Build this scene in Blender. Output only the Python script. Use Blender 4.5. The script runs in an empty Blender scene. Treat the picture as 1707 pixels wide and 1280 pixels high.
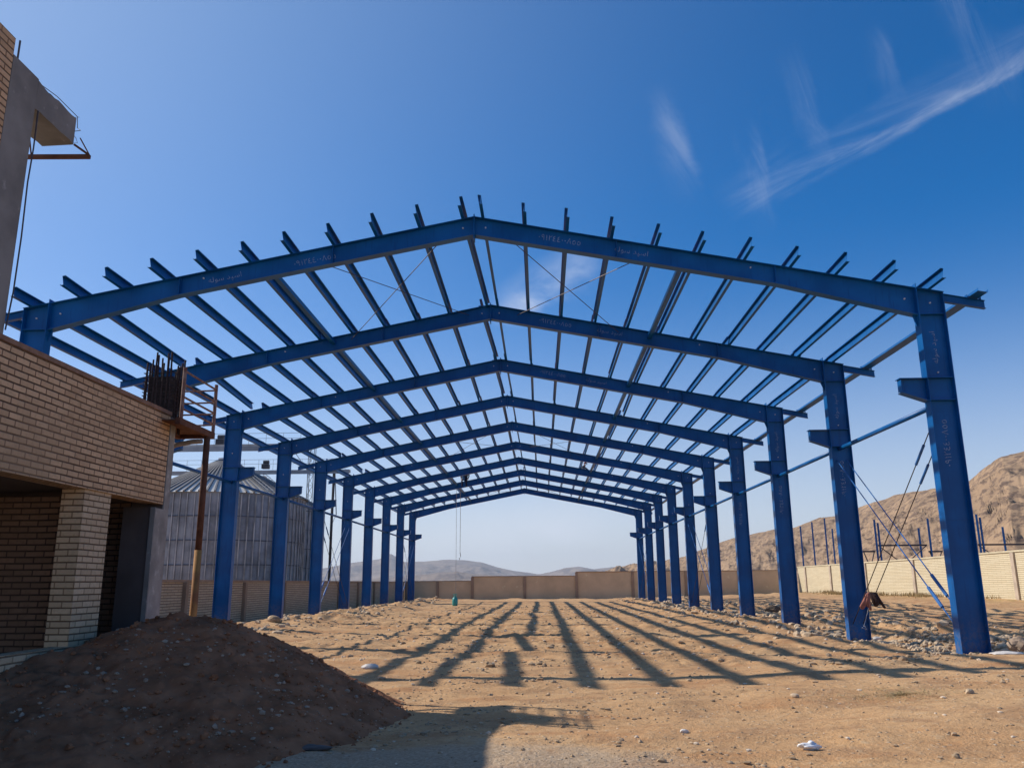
import bpy, bmesh, math, random
import numpy as np
from mathutils import Vector, Matrix
random.seed(7); rng = np.random.default_rng(11)
SC = bpy.context.scene
COL = SC.collection
CZ = 1.4545
FY = [16.884 + 6*i + d for i, d in enumerate([0.048, -0.008, 0.003, -0.01, -0.058, -0.005, -0.005, -0.005, 0, 0.039])]
XA, ZA, SL = -1.37, 9.29, 0.197          # ridge x, ridge height, roof slope
XR, XL, CW = 8.52, -11.2, 0.55           # outer faces of the columns, column depth

# ------------------------------------------------------------------ helpers
def tag(o, label=None, cat=None, group=None, kind=None):
    if label: o['label'] = label
    if cat: o['category'] = cat
    if group: o['group'] = group
    if kind: o['kind'] = kind
    return o

def empty(name, loc=(0, 0, 0), parent=None):
    o = bpy.data.objects.new(name, None); COL.objects.link(o); o.location = loc
    o.empty_display_size = 0.2
    if parent: o.parent = parent
    return o

def world_loc(o):
    v = Vector((0, 0, 0))
    while o is not None:
        v = v + o.location; o = o.parent
    return v

class MB:
    def __init__(s): s.v = []; s.f = []
    def add(s, vs, fs):
        n = len(s.v); s.v.extend([tuple(v) for v in vs]); s.f.extend([tuple(i+n for i in f) for f in fs]); return s
    def box(s, x0, x1, y0, y1, z0, z1):
        vs = [(x0,y0,z0),(x1,y0,z0),(x1,y1,z0),(x0,y1,z0),(x0,y0,z1),(x1,y0,z1),(x1,y1,z1),(x0,y1,z1)]
        return s.add(vs, [(0,3,2,1),(4,5,6,7),(0,1,5,4),(1,2,6,5),(2,3,7,6),(3,0,4,7)])
    def prism_y(s, pts, y0, y1):          # polygon in x,z extruded along y
        n = len(pts)
        vs = [(x, y0, z) for x, z in pts] + [(x, y1, z) for x, z in pts]
        fs = [tuple(range(n)), tuple(range(2*n-1, n-1, -1))]
        fs += [(i, i+n, (i+1) % n + n, (i+1) % n) for i in range(n)]
        return s.add(vs, fs)
    def prism_x(s, pts, x0, x1):          # polygon in y,z extruded along x
        n = len(pts)
        vs = [(x0, y, z) for y, z in pts] + [(x1, y, z) for y, z in pts]
        fs = [tuple(range(n-1, -1, -1)), tuple(range(n, 2*n))]
        fs += [((i+1) % n, (i+1) % n + n, i+n, i) for i in range(n)]
        return s.add(vs, fs)
    def strip(s, x0, z0, x1, z1, t, y0, y1):   # flat plate between two points in x,z, thickness t upward-normal
        d = Vector((x1-x0, z1-z0)); d.normalize(); n = Vector((-d.y, d.x))*t
        return s.prism_y([(x0, z0), (x1, z1), (x1+n.x, z1+n.y), (x0+n.x, z0+n.y)], y0, y1)
    def tube(s, pts, r, seg=8, cap=True):
        pts = [Vector(p) for p in pts]; n = len(pts); rings = []
        rr = r if isinstance(r, (list, tuple)) else [r]*n
        up = Vector((0.13, 0.21, 1)).normalized()
        vs = []
        for i, p in enumerate(pts):
            t = (pts[min(i+1, n-1)] - pts[max(i-1, 0)]).normalized()
            u = up if abs(t.dot(up)) < .95 else Vector((1, 0.1, 0))
            a = t.cross(u).normalized(); b = t.cross(a)
            for k in range(seg):
                an = 2*math.pi*(k+.5)/seg
                vs.append(p + a*math.cos(an)*rr[i] + b*math.sin(an)*rr[i])
        fs = []
        for i in range(n-1):
            for k in range(seg):
                k2 = (k+1) % seg
                fs.append((i*seg+k, i*seg+k2, (i+1)*seg+k2, (i+1)*seg+k))
        if cap: fs += [tuple(range(seg-1, -1, -1)), tuple(range((n-1)*seg, n*seg))]
        return s.add(vs, fs)
    def bar(s, a, b, w, h):               # rectangular bar between points
        a = Vector(a); b = Vector(b); t = (b-a).normalized()
        u = Vector((0, 0, 1)) if abs(t.z) < .9 else Vector((0, 1, 0))
        x = t.cross(u).normalized()*w/2; y = x.cross(t).normalized()*h/2
        vs = [a-x-y, a+x-y, a+x+y, a-x+y, b-x-y, b+x-y, b+x+y, b-x+y]
        return s.add(vs, [(0,1,2,3),(7,6,5,4),(0,4,5,1),(1,5,6,2),(2,6,7,3),(3,7,4,0)])
    def build(s, name, mat, parent=None, smooth=False, loc=None, local=False):
        me = bpy.data.meshes.new(name)
        off = Vector(loc) if loc is not None else Vector((0, 0, 0))
        base = Vector((0, 0, 0)) if local else (world_loc(parent) if parent else Vector((0, 0, 0))) + off
        me.from_pydata([tuple(Vector(v)-base) for v in s.v], [], s.f)
        bm = bmesh.new(); bm.from_mesh(me); bmesh.ops.recalc_face_normals(bm, faces=bm.faces); bm.to_mesh(me); bm.free()
        me.materials.append(mat)
        if smooth:
            for p in me.polygons: p.use_smooth = True
        o = bpy.data.objects.new(name, me); COL.objects.link(o); o.location = off
        if parent: o.parent = parent
        return o

def np_mesh(name, V, F, mat, parent=None, smooth=True):
    """V (n,3) float, F (m,3 or 4) int"""
    me = bpy.data.meshes.new(name)
    me.vertices.add(len(V)); me.vertices.foreach_set('co', np.ascontiguousarray(V, dtype=np.float32).ravel())
    k = F.shape[1]
    me.loops.add(F.size); me.loops.foreach_set('vertex_index', np.ascontiguousarray(F, dtype=np.int32).ravel())
    me.polygons.add(len(F)); me.polygons.foreach_set('loop_start', np.arange(0, F.size, k, dtype=np.int32))
    me.polygons.foreach_set('use_smooth', np.full(len(F), smooth, dtype=bool))
    me.update(calc_edges=True); me.validate()
    me.materials.append(mat)
    o = bpy.data.objects.new(name, me); COL.objects.link(o)
    if parent: o.parent = parent
    return o

# value noise ------------------------------------------------------
def _h(ix, iy, seed):
    n = (ix.astype(np.int64)*374761393 + iy.astype(np.int64)*668265263 + seed*1442695041) & 0x7fffffff
    n = ((n ^ (n >> 13))*1274126177) & 0x7fffffff
    return ((n ^ (n >> 16)) & 0xffff)/65535.0
def vnoise(x, y, seed=0):
    x = np.asarray(x, float); y = np.asarray(y, float)
    ix = np.floor(x); iy = np.floor(y); fx = x-ix; fy = y-iy
    fx = fx*fx*(3-2*fx); fy = fy*fy*(3-2*fy)
    a = _h(ix, iy, seed); b = _h(ix+1, iy, seed); c = _h(ix, iy+1, seed); d = _h(ix+1, iy+1, seed)
    return (a*(1-fx)+b*fx)*(1-fy) + (c*(1-fx)+d*fx)*fy - .5
def fbm(x, y, oct=4, seed=0, gain=.5):
    s = 0; a = 1
    for o in range(oct):
        s = s + a*vnoise(x*2**o+17.3*o, y*2**o-9.1*o, seed+o); a *= gain
    return s
def sst(a, b, x):
    t = np.clip((x-a)/(b-a), 0, 1); return t*t*(3-2*t)

def terrain(x, y):
    x = np.asarray(x, float); y = np.asarray(y, float)
    z = -0.09*sst(13, 20, y)*(1-sst(60, 72, y))*(1-sst(6, 8, np.abs(x+1.3)))
    z = z + np.clip(.033*(x-2.2), 0, .26)*(1-sst(15.6, 17.6, y))*sst(2, 9, y)
    z = z + .38*sst(10, 22, x)*sst(14, 24, y)                       # rises to the right-hand wall
    z = z - .42*sst(11.2, 13.0, -x)*sst(10, 16, y)                    # drops towards the left-hand wall
    z = z - .22*sst(74, 82, y)
    # dug strip beside the right columns
    z = z - .26*np.exp(-((x-9.2)/.9)**2)*sst(17.1, 18.2, y)*(1-sst(27, 31, y))
    # rubble berms along both column lines
    b1 = np.exp(-((x+9.6)/1.5)**2)*sst(28, 36, y)*(1-sst(74, 78, y))
    b2 = np.exp(-((x-7.4)/1.0)**2)*sst(24, 30, y)*(1-sst(74, 78, y))
    b3 = np.exp(-((x-11.0)/1.8)**2)*sst(17, 20, y)*(1-sst(74, 78, y))
    rough = np.abs(fbm(x*1.1, y*1.1, 4, 5))*1.2
    z = z + (b1+b2)*(.04+.28*rough) + b3*(.3*rough)
    z = z + .22*np.exp(-((y-73.5)/1.6)**2)*(np.abs(fbm(x*.5, y*.6, 3, 31))+.1)*(x > -12)
    z = z + .07*fbm(x*.16+3, y*.16, 3, 2)
    # tyre ruts across the forecourt
    rut = np.sin((y-.16*x+.5*fbm(x*.3, y*.3, 2, 8))*2.4) + .9*np.sin((y*.9-.28*x+.6*fbm(x*.4, y*.4, 2, 18))*9)*sst(.0, .25, fbm(x*.25, y*.5, 2, 28)+.1)
    z = z + (.016)*rut*(1-sst(13, 17, y))*sst(-3, 0, x)
    near = 1-sst(45, 80, y)
    mid_ = sst(15, 19, y)
    z = z + near*((.042+.06*mid_)*fbm(x*1.3, y*1.3, 3, 9) + (.014+.018*mid_)*fbm(x*5, y*5, 3, 12))
    patch = sst(.05, .3, fbm(x*.35+4, y*.35, 2, 40))
    z = z + near*.13*patch*np.abs(fbm(x*3.4, y*3.4, 3, 14))*sst(12, 16, y)
    return z

# ------------------------------------------------------------------ materials
def nt(name):
    m = bpy.data.materials.new(name); m.use_nodes = True
    t = m.node_tree; b = t.nodes['Principled BSDF']; return m, t, b
def N(t, typ, **kw):
    n = t.nodes.new(typ)
    for k, v in kw.items(): setattr(n, k, v)
    return n
def mth(t, op, a, b=None, c=None, clamp=False):
    n = t.nodes.new('ShaderNodeMath'); n.operation = op; n.use_clamp = clamp
    for i, v in enumerate((a, b, c)):
        if v is None: continue
        if isinstance(v, (int, float)): n.inputs[i].default_value = v
        else: t.links.new(v, n.inputs[i])
    return n.outputs[0]
def mixc(t, fac, a, b, mode='MIX'):
    n = t.nodes.new('ShaderNodeMix'); n.data_type = 'RGBA'; n.blend_type = mode
    for sock, v in ((n.inputs[0], fac), (n.inputs[6], a), (n.inputs[7], b)):
        if isinstance(v, (int, float)): sock.default_value = v
        elif isinstance(v, tuple): sock.default_value = (*v, 1) if len(v) == 3 else v
        else: t.links.new(v, sock)
    return n.outputs[2]
def pos(t): return N(t, 'ShaderNodeNewGeometry').outputs['Position']
def scale_vec(t, v, s):
    n = t.nodes.new('ShaderNodeVectorMath'); n.operation = 'MULTIPLY'; t.links.new(v, n.inputs[0]); n.inputs[1].default_value = s; return n.outputs[0]
def noise(t, v, scale, detail=4, rough=.55, dist=0):
    n = N(t, 'ShaderNodeTexNoise'); n.inputs['Scale'].default_value = scale; n.inputs['Detail'].default_value = detail
    n.inputs['Roughness'].default_value = rough; n.inputs['Distortion'].default_value = dist
    t.links.new(v, n.inputs['Vector']); return n.outputs[0]
def ramp(t, fac, a, b):
    n = N(t, 'ShaderNodeMapRange'); n.interpolation_type = 'SMOOTHSTEP'; n.inputs[1].default_value = a; n.inputs[2].default_value = b
    t.links.new(fac, n.inputs[0]); return n.outputs[0]
def bump(t, b, h, strength, dist):
    n = N(t, 'ShaderNodeBump'); n.inputs['Strength'].default_value = strength; n.inputs['Distance'].default_value = dist
    t.links.new(h, n.inputs['Height']); t.links.new(n.outputs[0], b.inputs['Normal'])

def simple(name, col, rough=.6, metal=0, var=.25, vs=3.0, bmp=0, spec=.5, col2=None, hi=None):
    m, t, b = nt(name); p = pos(t)
    f = ramp(t, noise(t, p, vs, 5), .3, .7)
    c2 = col2 or tuple(c*(1-var) for c in col)
    c = mixc(t, f, c2, col)
    if hi:
        g = ramp(t, noise(t, p, hi, 3), .62, .78)
        c = mixc(t, mth(t, 'MULTIPLY', g, .5), c, tuple(min(1, x*1.7) for x in col))
    t.links.new(c, b.inputs['Base Color'])
    b.inputs['Roughness'].default_value = rough; b.inputs['Metallic'].default_value = metal
    b.inputs['Specular IOR Level'].default_value = spec
    if bmp: bump(t, b, noise(t, p, vs*6, 5), bmp, .01)
    return m

def blue_paint():
    m, t, b = nt('blue_paint'); p = pos(t)
    f = noise(t, p, 1.2, 4)
    c = mixc(t, ramp(t, f, .35, .7), (.001, .078, .265), (.0015, .112, .36))
    streak = noise(t, scale_vec(t, p, (7, 7, .6)), 2.0, 3)
    c = mixc(t, mth(t, 'MULTIPLY', ramp(t, streak, .56, .76), .45), c, (.010, .115, .33))
    c = mixc(t, mth(t, 'MULTIPLY', ramp(t, streak, .44, .30), .35), c, (.001, .03, .14))
    scuff = noise(t, p, 11, 5, .68)
    c = mixc(t, mth(t, 'MULTIPLY', ramp(t, scuff, .66, .74), .6), c, (.06, .045, .06))
    sep = N(t, 'ShaderNodeSeparateXYZ'); t.links.new(p, sep.inputs[0])
    dust = mth(t, 'MULTIPLY', ramp(t, sep.outputs[2], 1.0, 0.0), ramp(t, scuff, .40, .62))
    c = mixc(t, mth(t, 'MULTIPLY', dust, .40), c, (.2, .15, .10))
    t.links.new(c, b.inputs['Base Color'])
    t.links.new(mth(t, 'ADD', mth(t, 'MULTIPLY', f, .25), .24), b.inputs['Roughness'])
    b.inputs['Specular IOR Level'].default_value = .26
    bump(t, b, f, .10, .03)
    return m

def brick(name, c1, c2, mortar, bw=.225, bh=.072, ms=.012, sq=2, bed_k=.85, weath=.4, bstr=.6):
    m, t, b = nt(name); g = N(t, 'ShaderNodeNewGeometry')
    sp = N(t, 'ShaderNodeSeparateXYZ'); t.links.new(g.outputs['Position'], sp.inputs[0])
    sn = N(t, 'ShaderNodeSeparateXYZ'); t.links.new(g.outputs['True Normal'], sn.inputs[0])
    ay = mth(t, 'GREATER_THAN', mth(t, 'ABSOLUTE', sn.outputs[1]), .7)
    az = mth(t, 'GREATER_THAN', mth(t, 'ABSOLUTE', sn.outputs[2]), .7)
    u = mth(t, 'ADD', mth(t, 'MULTIPLY', sp.outputs[0], ay), mth(t, 'MULTIPLY', sp.outputs[1], mth(t, 'SUBTRACT', 1, ay)))
    v = mth(t, 'ADD', mth(t, 'MULTIPLY', sp.outputs[2], mth(t, 'SUBTRACT', 1, az)), mth(t, 'MULTIPLY', sp.outputs[0], az))
    wob = mth(t, 'MULTIPLY', mth(t, 'SUBTRACT', noise(t, g.outputs['Position'], 3.0, 2), .5), .03)
    wob2 = mth(t, 'MULTIPLY', mth(t, 'SUBTRACT', noise(t, g.outputs['Position'], 1.1, 2), .5), .02)
    cb = N(t, 'ShaderNodeCombineXYZ'); t.links.new(mth(t, 'ADD', u, wob), cb.inputs[0]); t.links.new(mth(t, 'ADD', v, wob2), cb.inputs[1])
    br = N(t, 'ShaderNodeTexBrick'); t.links.new(cb.outputs[0], br.inputs['Vector'])
    br.inputs['Scale'].default_value = 1; br.inputs['Brick Width'].default_value = bw; br.inputs['Row Height'].default_value = bh
    br.inputs['Mortar Size'].default_value = ms; br.inputs['Mortar Smooth'].default_value = .25; br.inputs['Bias'].default_value = 0
    br.inputs['Color1'].default_value = (*c1, 1); br.inputs['Color2'].default_value = (*c2, 1); br.inputs['Mortar'].default_value = (*mortar, 1)
    vv = mth(t, 'DIVIDE', mth(t, 'ADD', v, wob2), bh)
    bed = mth(t, 'ABSOLUTE', mth(t, 'SUBTRACT', mth(t, 'FRACT', vv), .5))
    bedw = mth(t, 'MULTIPLY', mth(t, 'SUBTRACT', noise(t, g.outputs['Position'], 7, 3, .7), .5), .12)
    bedm = ramp(t, mth(t, 'ADD', bed, bedw), .5-ms/bh*1.15, .5-ms/bh*.45)
    c = mixc(t, mth(t, 'MULTIPLY', bedm, bed_k), br.outputs['Color'], tuple(x*.45 for x in mortar))
    p = g.outputs['Position']
    c = mixc(t, mth(t, 'MULTIPLY', ramp(t, noise(t, p, .9, 4), .4, .7), weath), c, tuple(x*.55 for x in c1))
    c = mixc(t, mth(t, 'MULTIPLY', ramp(t, noise(t, p, 22, 4), .45, .8), .5), c, tuple(x*.62 for x in c2))
    t.links.new(c, b.inputs['Base Color']); b.inputs['Roughness'].default_value = .9; b.inputs['Specular IOR Level'].default_value = .2
    h = mth(t, 'SUBTRACT', mth(t, 'MULTIPLY', noise(t, p, 40, 2), .3), mth(t, 'ADD', mth(t, 'MULTIPLY', br.outputs['Fac'], .4), bedm))
    bump(t, b, h, bstr, .012)
    return m

def ground_mat():
    m, t, b = nt('dry_earth'); p = pos(t)
    sp = N(t, 'ShaderNodeSeparateXYZ'); t.links.new(p, sp.inputs[0])
    big = noise(t, p, .22, 4, .6); mid = noise(t, p, 1.4, 6, .62, .4); fine = noise(t, p, 9, 5, .7); grit = noise(t, p, 45, 3, .7)
    c = mixc(t, ramp(t, big, .35, .65), (.52, .30, .145), (.60, .37, .188))
    c = mixc(t, mth(t, 'MULTIPLY', ramp(t, mid, .47, .66), .65), c, (.36, .20, .105))
    c = mixc(t, mth(t, 'MULTIPLY', ramp(t, fine, .52, .72), .45), c, (.58, .46, .30))
    c = mixc(t, mth(t, 'MULTIPLY', ramp(t, fine, .48, .32), .5), c, (.24, .14, .075))
    red = noise(t, scale_vec(t, p, (.35, 1.2, 1)), .9, 4, .6)
    c = mixc(t, mth(t, 'MULTIPLY', ramp(t, red, .50, .66), .6), c, (.43, .20, .085))
    c = mixc(t, mth(t, 'MULTIPLY', ramp(t, grit, .50, .72), .30), c, (.60, .50, .36))
    c = mixc(t, mth(t, 'MULTIPLY', ramp(t, grit, .46, .28), .35), c, (.17, .11, .065))
    # greyish gravel spread on the near ground beside the heap
    dx = mth(t, 'SUBTRACT', sp.outputs[0], -.9); dy = mth(t, 'SUBTRACT', sp.outputs[1], 6.6)
    d = mth(t, 'SQRT', mth(t, 'ADD', mth(t, 'POWER', mth(t, 'MULTIPLY', dx, .42), 2), mth(t, 'POWER', mth(t, 'MULTIPLY', dy, .62), 2)))
    d = mth(t, 'ADD', d, mth(t, 'MULTIPLY', mth(t, 'SUBTRACT', mid, .5), 1.1))
    gm = ramp(t, d, 1.15, .75)
    gv = ramp(t, noise(t, p, 30, 5, .75), .38, .62)
    gc = mixc(t, gv, (.26, .215, .165), (.48, .41, .325))
    c = mixc(t, mth(t, 'MULTIPLY', gm, .6), c, gc)
    # pebbles
    vo = N(t, 'ShaderNodeTexVoronoi'); vo.inputs['Scale'].default_value = 14; t.links.new(p, vo.inputs['Vector'])
    vsep = N(t, 'ShaderNodeSeparateColor'); t.links.new(vo.outputs['Color'], vsep.inputs[0])
    peb = mth(t, 'MULTIPLY', ramp(t, vo.outputs['Distance'], .34, .2), mth(t, 'GREATER_THAN', vsep.outputs[0], .80))
    c = mixc(t, mth(t, 'MULTIPLY', peb, .6), c, mixc(t, vsep.outputs[1], (.42, .30, .19), (.62, .53, .40)))
    # dry grass tint in front of the right-hand wall
    gx = mth(t, 'MULTIPLY', ramp(t, sp.outputs[0], 19, 23), ramp(t, noise(t, p, 2.5, 4), .45, .6))
    c = mixc(t, mth(t, 'MULTIPLY', gx, .6), c, (.42, .31, .13))
    t.links.new(c, b.inputs['Base Color']); b.inputs['Roughness'].default_value = .97; b.inputs['Specular IOR Level'].default_value = .1
    h = mth(t, 'ADD', mth(t, 'MULTIPLY', fine, .9), mth(t, 'ADD', mth(t, 'MULTIPLY', grit, .35), mth(t, 'MULTIPLY', peb, .35)))
    bump(t, b, h, .8, .045)
    return m

def hill_mat(name, c1, c2, c3, s):
    m, t, b = nt(name); p = pos(t)
    a = noise(t, p, s, 8, .68, .6); r = noise(t, scale_vec(t, p, (1, 1, 2.2)), s*5, 7, .75)
    sp = N(t, 'ShaderNodeSeparateXYZ'); t.links.new(p, sp.inputs[0])
    c = mixc(t, ramp(t, a, .38, .62), c1, c2)
    hz = mth(t, 'MULTIPLY', ramp(t, r, .46, .60), ramp(t, mth(t, 'ADD', sp.outputs[2], mth(t, 'MULTIPLY', a, 30)), 6, 34))
    c = mixc(t, mth(t, 'MULTIPLY', hz, .85), c, c3)
    t.links.new(c, b.inputs['Base Color']); b.inputs['Roughness'].default_value = 1; b.inputs['Specular IOR Level'].default_value = 0
    bump(t, b, mth(t, 'ADD', r, mth(t, 'MULTIPLY', noise(t, p, s*16, 5, .7), .5)), 1.0, .9/s*.02)
    return m

BLUE = blue_paint()
GALV = simple('galvanised_steel', (.33, .34, .36), .5, .55, .3, .5)
SILO = simple('weathered_zinc_sheet', (.30, .32, .35), .55, .3, .45, .8)
STIFF = simple('bright_zinc_rib', (.50, .50, .50), .5, .3, .65, .7)
ROOFM = simple('silo_roof_sheet', (.70, .67, .62), .5, .2, .25, .4)
ROD = simple('oily_steel_rod', (.09, .07, .07), .5, .5, .4, 6)
RODB = simple('blue_sleeve', (.02, .14, .42), .45, 0, .3, 6)
RUST = simple('rusted_steel', (.17, .075, .045), .85, 0, .4, 7, .4, .2, hi=5)
RUSTY = simple('ochre_primed_steel', (.42, .22, .075), .8, 0, .45, 5, .3, .2, col2=(.25, .11, .05))
SCAF = simple('flaking_painted_pipe', (.30, .19, .15), .7, 0, .5, 12, .3, .3, col2=(.17, .07, .045), hi=10)
REBAR = simple('dark_reinforcing_bar', (.055, .035, .032), .8, .2, .4, 9, .5, .3)
WIRE = simple('thin_tie_wire', (.10, .09, .10), .6, .4, .2, 6)
CONC = simple('raw_concrete', (.30, .275, .25), .92, 0, .3, 2.2, .35, .15, hi=8)
CONCD = simple('shaded_concrete', (.155, .125, .115), .92, 0, .3, 1.5, .3, .15)  # darker copy of the concrete, shade of the column put into its colour
CONCW = simple('lit_concrete', (.40, .36, .32), .92, 0, .35, 3.5, .5, .15, hi=7)  # paler copy of the concrete, light bounced off the ground put into its colour
CHALKT = simple('faded_stencil_paint', (.36, .44, .58), .8, 0, .55, 30, col2=(.07, .14, .30))
WHITE = simple('sky_hole_white', (.62, .66, .72), .8, 0, .25, 14)  # stands in for bright sky behind holes in the webs
PLASTER = simple('brown_render', (.76, .55, .34), .95, 0, .2, .5, .25, .1, hi=1.5)
COPING = simple('brown_coping', (.40, .275, .19), .95, 0, .2, 1.2, .2, .1)
BRICK = brick('buff_brick', (.78, .50, .29), (.58, .36, .205), (.24, .135, .08), .225, .0715, .010, weath=.55)
BRICKP = brick('pale_brick_pier', (.68, .49, .31), (.56, .39, .24), (.30, .19, .11), .225, .0715, .009, weath=.35)
BRICKD = brick('dark_brick', (.26, .155, .10), (.18, .11, .07), (.05, .03, .025), .225, .0715, .010, weath=.5)  # darker brick tone for the recess and rear walls
BLOCKR = brick('cream_block', (.66, .575, .41), (.60, .51, .35), (.40, .31, .19), .9, .10, .012, bed_k=.35, weath=.12, bstr=.8)
BLOCKL = brick('tan_block', (.62, .47, .32), (.54, .40, .27), (.30, .20, .13), .6, .10, .014, bed_k=.6, weath=.2, bstr=.8)
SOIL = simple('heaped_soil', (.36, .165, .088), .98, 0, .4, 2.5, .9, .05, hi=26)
STONE = simple('pale_limestone', (.62, .47, .32), .9, 0, .4, 6, .5, .2)
STONEG = simple('mixed_gravel', (.54, .39, .25), .92, 0, .5, 3.2, .4, .15)
CHALK0 = simple('pale_chip', (.74, .60, .45), .9, 0, .25, 5, .3)
STONED = simple('grey_heap_stone', (.46, .34, .25), .92, 0, .4, 6, .4, .15)
GROUND = ground_mat()
HILL = hill_mat('rocky_hillside', (.38, .26, .165), (.29, .20, .13), (.12, .085, .07), .03)
FARHILL = hill_mat('far_hillside', (.30, .235, .19), (.24, .19, .16), (.15, .12, .11), .002)

# ------------------------------------------------------------------ ground
def graded(segs):
    out = []
    for a, b, st in segs: out += list(np.arange(a, b-1e-6, st))
    out.append(segs[-1][1]); return np.array(out)
xs = graded([(-7000, -1000, 600), (-1000, -100, 90), (-100, -20, 8), (-20, -12, .5), (-12, 12, .075), (12, 26, .2), (26, 60, 3), (60, 200, 20), (200, 1000, 100), (1000, 7000, 600)])
ys = graded([(-60, 0, 6), (0, 5, .5), (5, 14, .05), (14, 24, .08), (24, 45, .16), (45, 90, .4), (90, 200, 10), (200, 1000, 80), (1000, 7400, 640)])
X, Y = np.meshgrid(xs, ys)
Z = terrain(X, Y)
fade = sst(90, 140, Y) + sst(30, 60, np.abs(X)); fade = np.clip(fade, 0, 1)
Z = Z*(1-fade) + fade*(.1 + (-.4*(Y > 500)))
V = np.stack([X, Y, Z], -1).reshape(-1, 3)
nx = len(xs); ny = len(ys)
i = np.arange(ny-1)[:, None]*nx + np.arange(nx-1)[None]; i = i.ravel()
F = np.stack([i, i+1, i+1+nx, i+nx], 1)
g = np_mesh('ground', V, F, GROUND); tag(g, 'dry tan earth floor of the building site', kind='structure')

# ------------------------------------------------------------------ hills
def angdir(u):  # u = x/y tangent of azimuth
    return u
def ridge(name, prof, dist, mat, depth, seed, amp, nu=420, nv=46, label=None, tail=.0):
    """prof: list of (u, v) tangent azimuth / tangent elevation of the skyline; dist(u) the distance of the crest in y"""
    us = np.linspace(prof[0][0], prof[-1][0], nu)
    vs = np.interp(us, [p[0] for p in prof], [p[1] for p in prof])
    D = np.array([dist(u) for u in us])
    zc = CZ + vs*D
    rows = []
    for k in range(nv):
        s = k/(nv-1)                       # 0 foot .. 1 crest .. 1.5 behind
        s2 = s*1.35
        yy = D - depth*(1-s2)*(D/np.max(D)*.3+.7)
        h = np.where(s2 <= 1, np.clip(s2, 0, 1)**1.25, 1-(s2-1)*.9)
        xx = us*yy
        n = fbm(xx/amp[0], yy/amp[0], 6, seed, .55)
        rg = 1-2*np.abs(fbm(xx/amp[0]*1.6, yy/amp[0]*.8, 6, seed+9, .62))
        env = np.clip(np.sin(np.clip(s2, 0, 1)*math.pi), 0, 1)*.9 + .10
        zz = zc*h + (n*amp[1] + (rg-.6)*amp[1]*.8)*env
        zz = np.where(s2 <= 0.02, -4, zz)
        rows.append(np.stack([xx, yy, zz], -1))
    Vv = np.concatenate(rows)
    i = (np.arange(nv-1)[:, None]*nu + np.arange(nu-1)[None]).ravel()
    Ff = np.stack([i, i+1, i+1+nu, i+nu], 1)
    o = np_mesh(name, Vv, Ff, mat); tag(o, label, kind='structure'); return o
def uv(px, py):    # tangents of a sight line, for giving the skylines their measured shape
    f, pit, roll, yaw = 1382.04, .2352, -.0074, -.0334
    cp, sp_, cy, sy, cr, sr = math.cos(pit), math.sin(pit), math.cos(yaw), math.sin(yaw), math.cos(roll), math.sin(roll)
    fw = Vector((sy*cp, cy*cp, sp_)); r0 = Vector((cy, -sy, 0)); u0 = r0.cross(fw)
    r = cr*r0 + sr*u0; u = -sr*r0 + cr*u0
    d = fw*f + r*(px-853.5) - u*(py-640)
    return d.x/d.y, d.z/d.y
def prof(pts, left=None, right=None):
    q = [uv(*p) for p in pts]
    if left: q = [left] + q
    if right: q = q + [right]
    return q
near = prof([(1000, 962), (1035, 944), (1058, 941), (1112, 932), (1140, 928), (1201, 904), (1220, 897), (1251, 890), (1281, 882), (1323, 878), (1350, 869), (1366, 861), (1384, 860), (1410, 858), (1432, 845), (1457, 836), (1475, 833), (1491, 826), (1514, 820), (1553, 814), (1590, 808), (1615, 802), (1632, 784), (1648, 772), (1663, 763), (1685, 757), (1707, 752)],
            right=(.85, .27))
ridge('hills', near, lambda u: 1100 - 650*min(1, max(0, (u-.1)/.45)), HILL, 330, 3, (75, 13), 800, 130, label='bare brown rocky hillside rising behind the right boundary wall')
far = prof([(300, 955), (480, 950), (547, 946), (586, 937), (632, 931), (640, 926), (651, 921), (662, 927), (668, 935), (694, 935), (720, 934), (745, 932), (775, 933), (801, 936), (831, 945), (858, 951), (900, 957), (922, 953), (940, 947), (965, 944), (990, 948), (1030, 943), (1060, 941), (1120, 945), (1300, 955)], left=(-.8, .01))
ridge('hills', far, lambda u: 5600, FARHILL, 1500, 21, (500, 40), 500, 50, label='pale blue mountains on the far horizon behind the back wall')
midp = prof([(560, 972), (640, 962), (700, 958), (730, 954), (760, 952), (790, 956), (860, 961), (960, 962), (1010, 958), (1050, 952), (1090, 950), (1150, 952), (1260, 958)])
ridge('hills', midp, lambda u: 3000, FARHILL, 700, 33, (220, 14), 300, 40, label='low tan foothills in front of the blue mountains')

# ------------------------------------------------------------------ boundary walls
def wall_thing(name, label, cat, loc):
    return tag(empty(name, loc), label, cat)
# back wall: four stretches stepping up to the right
w = wall_thing('boundary_wall', 'brown rendered back boundary wall stepping up to the right', 'wall', (4, 84, 0))
YB = 84
pieces = [(-13.6, -6.9, 1.70), (-6.9, 3.36, 2.12), (3.36, 24.6, 2.50)]
for x0, x1, zt in pieces:
    MB().box(x0, x1-.002, YB, YB+.2, -.9, zt-.072).build('wall_panel', PLASTER, w)
    MB().box(x0-.02, x1-.022, YB-.05, YB+.25, zt-.07, zt).build('coping', COPING, w)
for px_ in (-13.4, -10.3, -6.86, -1.7, 3.4, 8.9, 14.1, 19.3):
    zt = [p[2] for p in pieces if p[0]-.3 <= px_ <= p[1]][-1]
    MB().box(px_-.13, px_+.13, YB-.12, YB-.002, -.9, zt-.075).build('pier', COPING, w)
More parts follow.
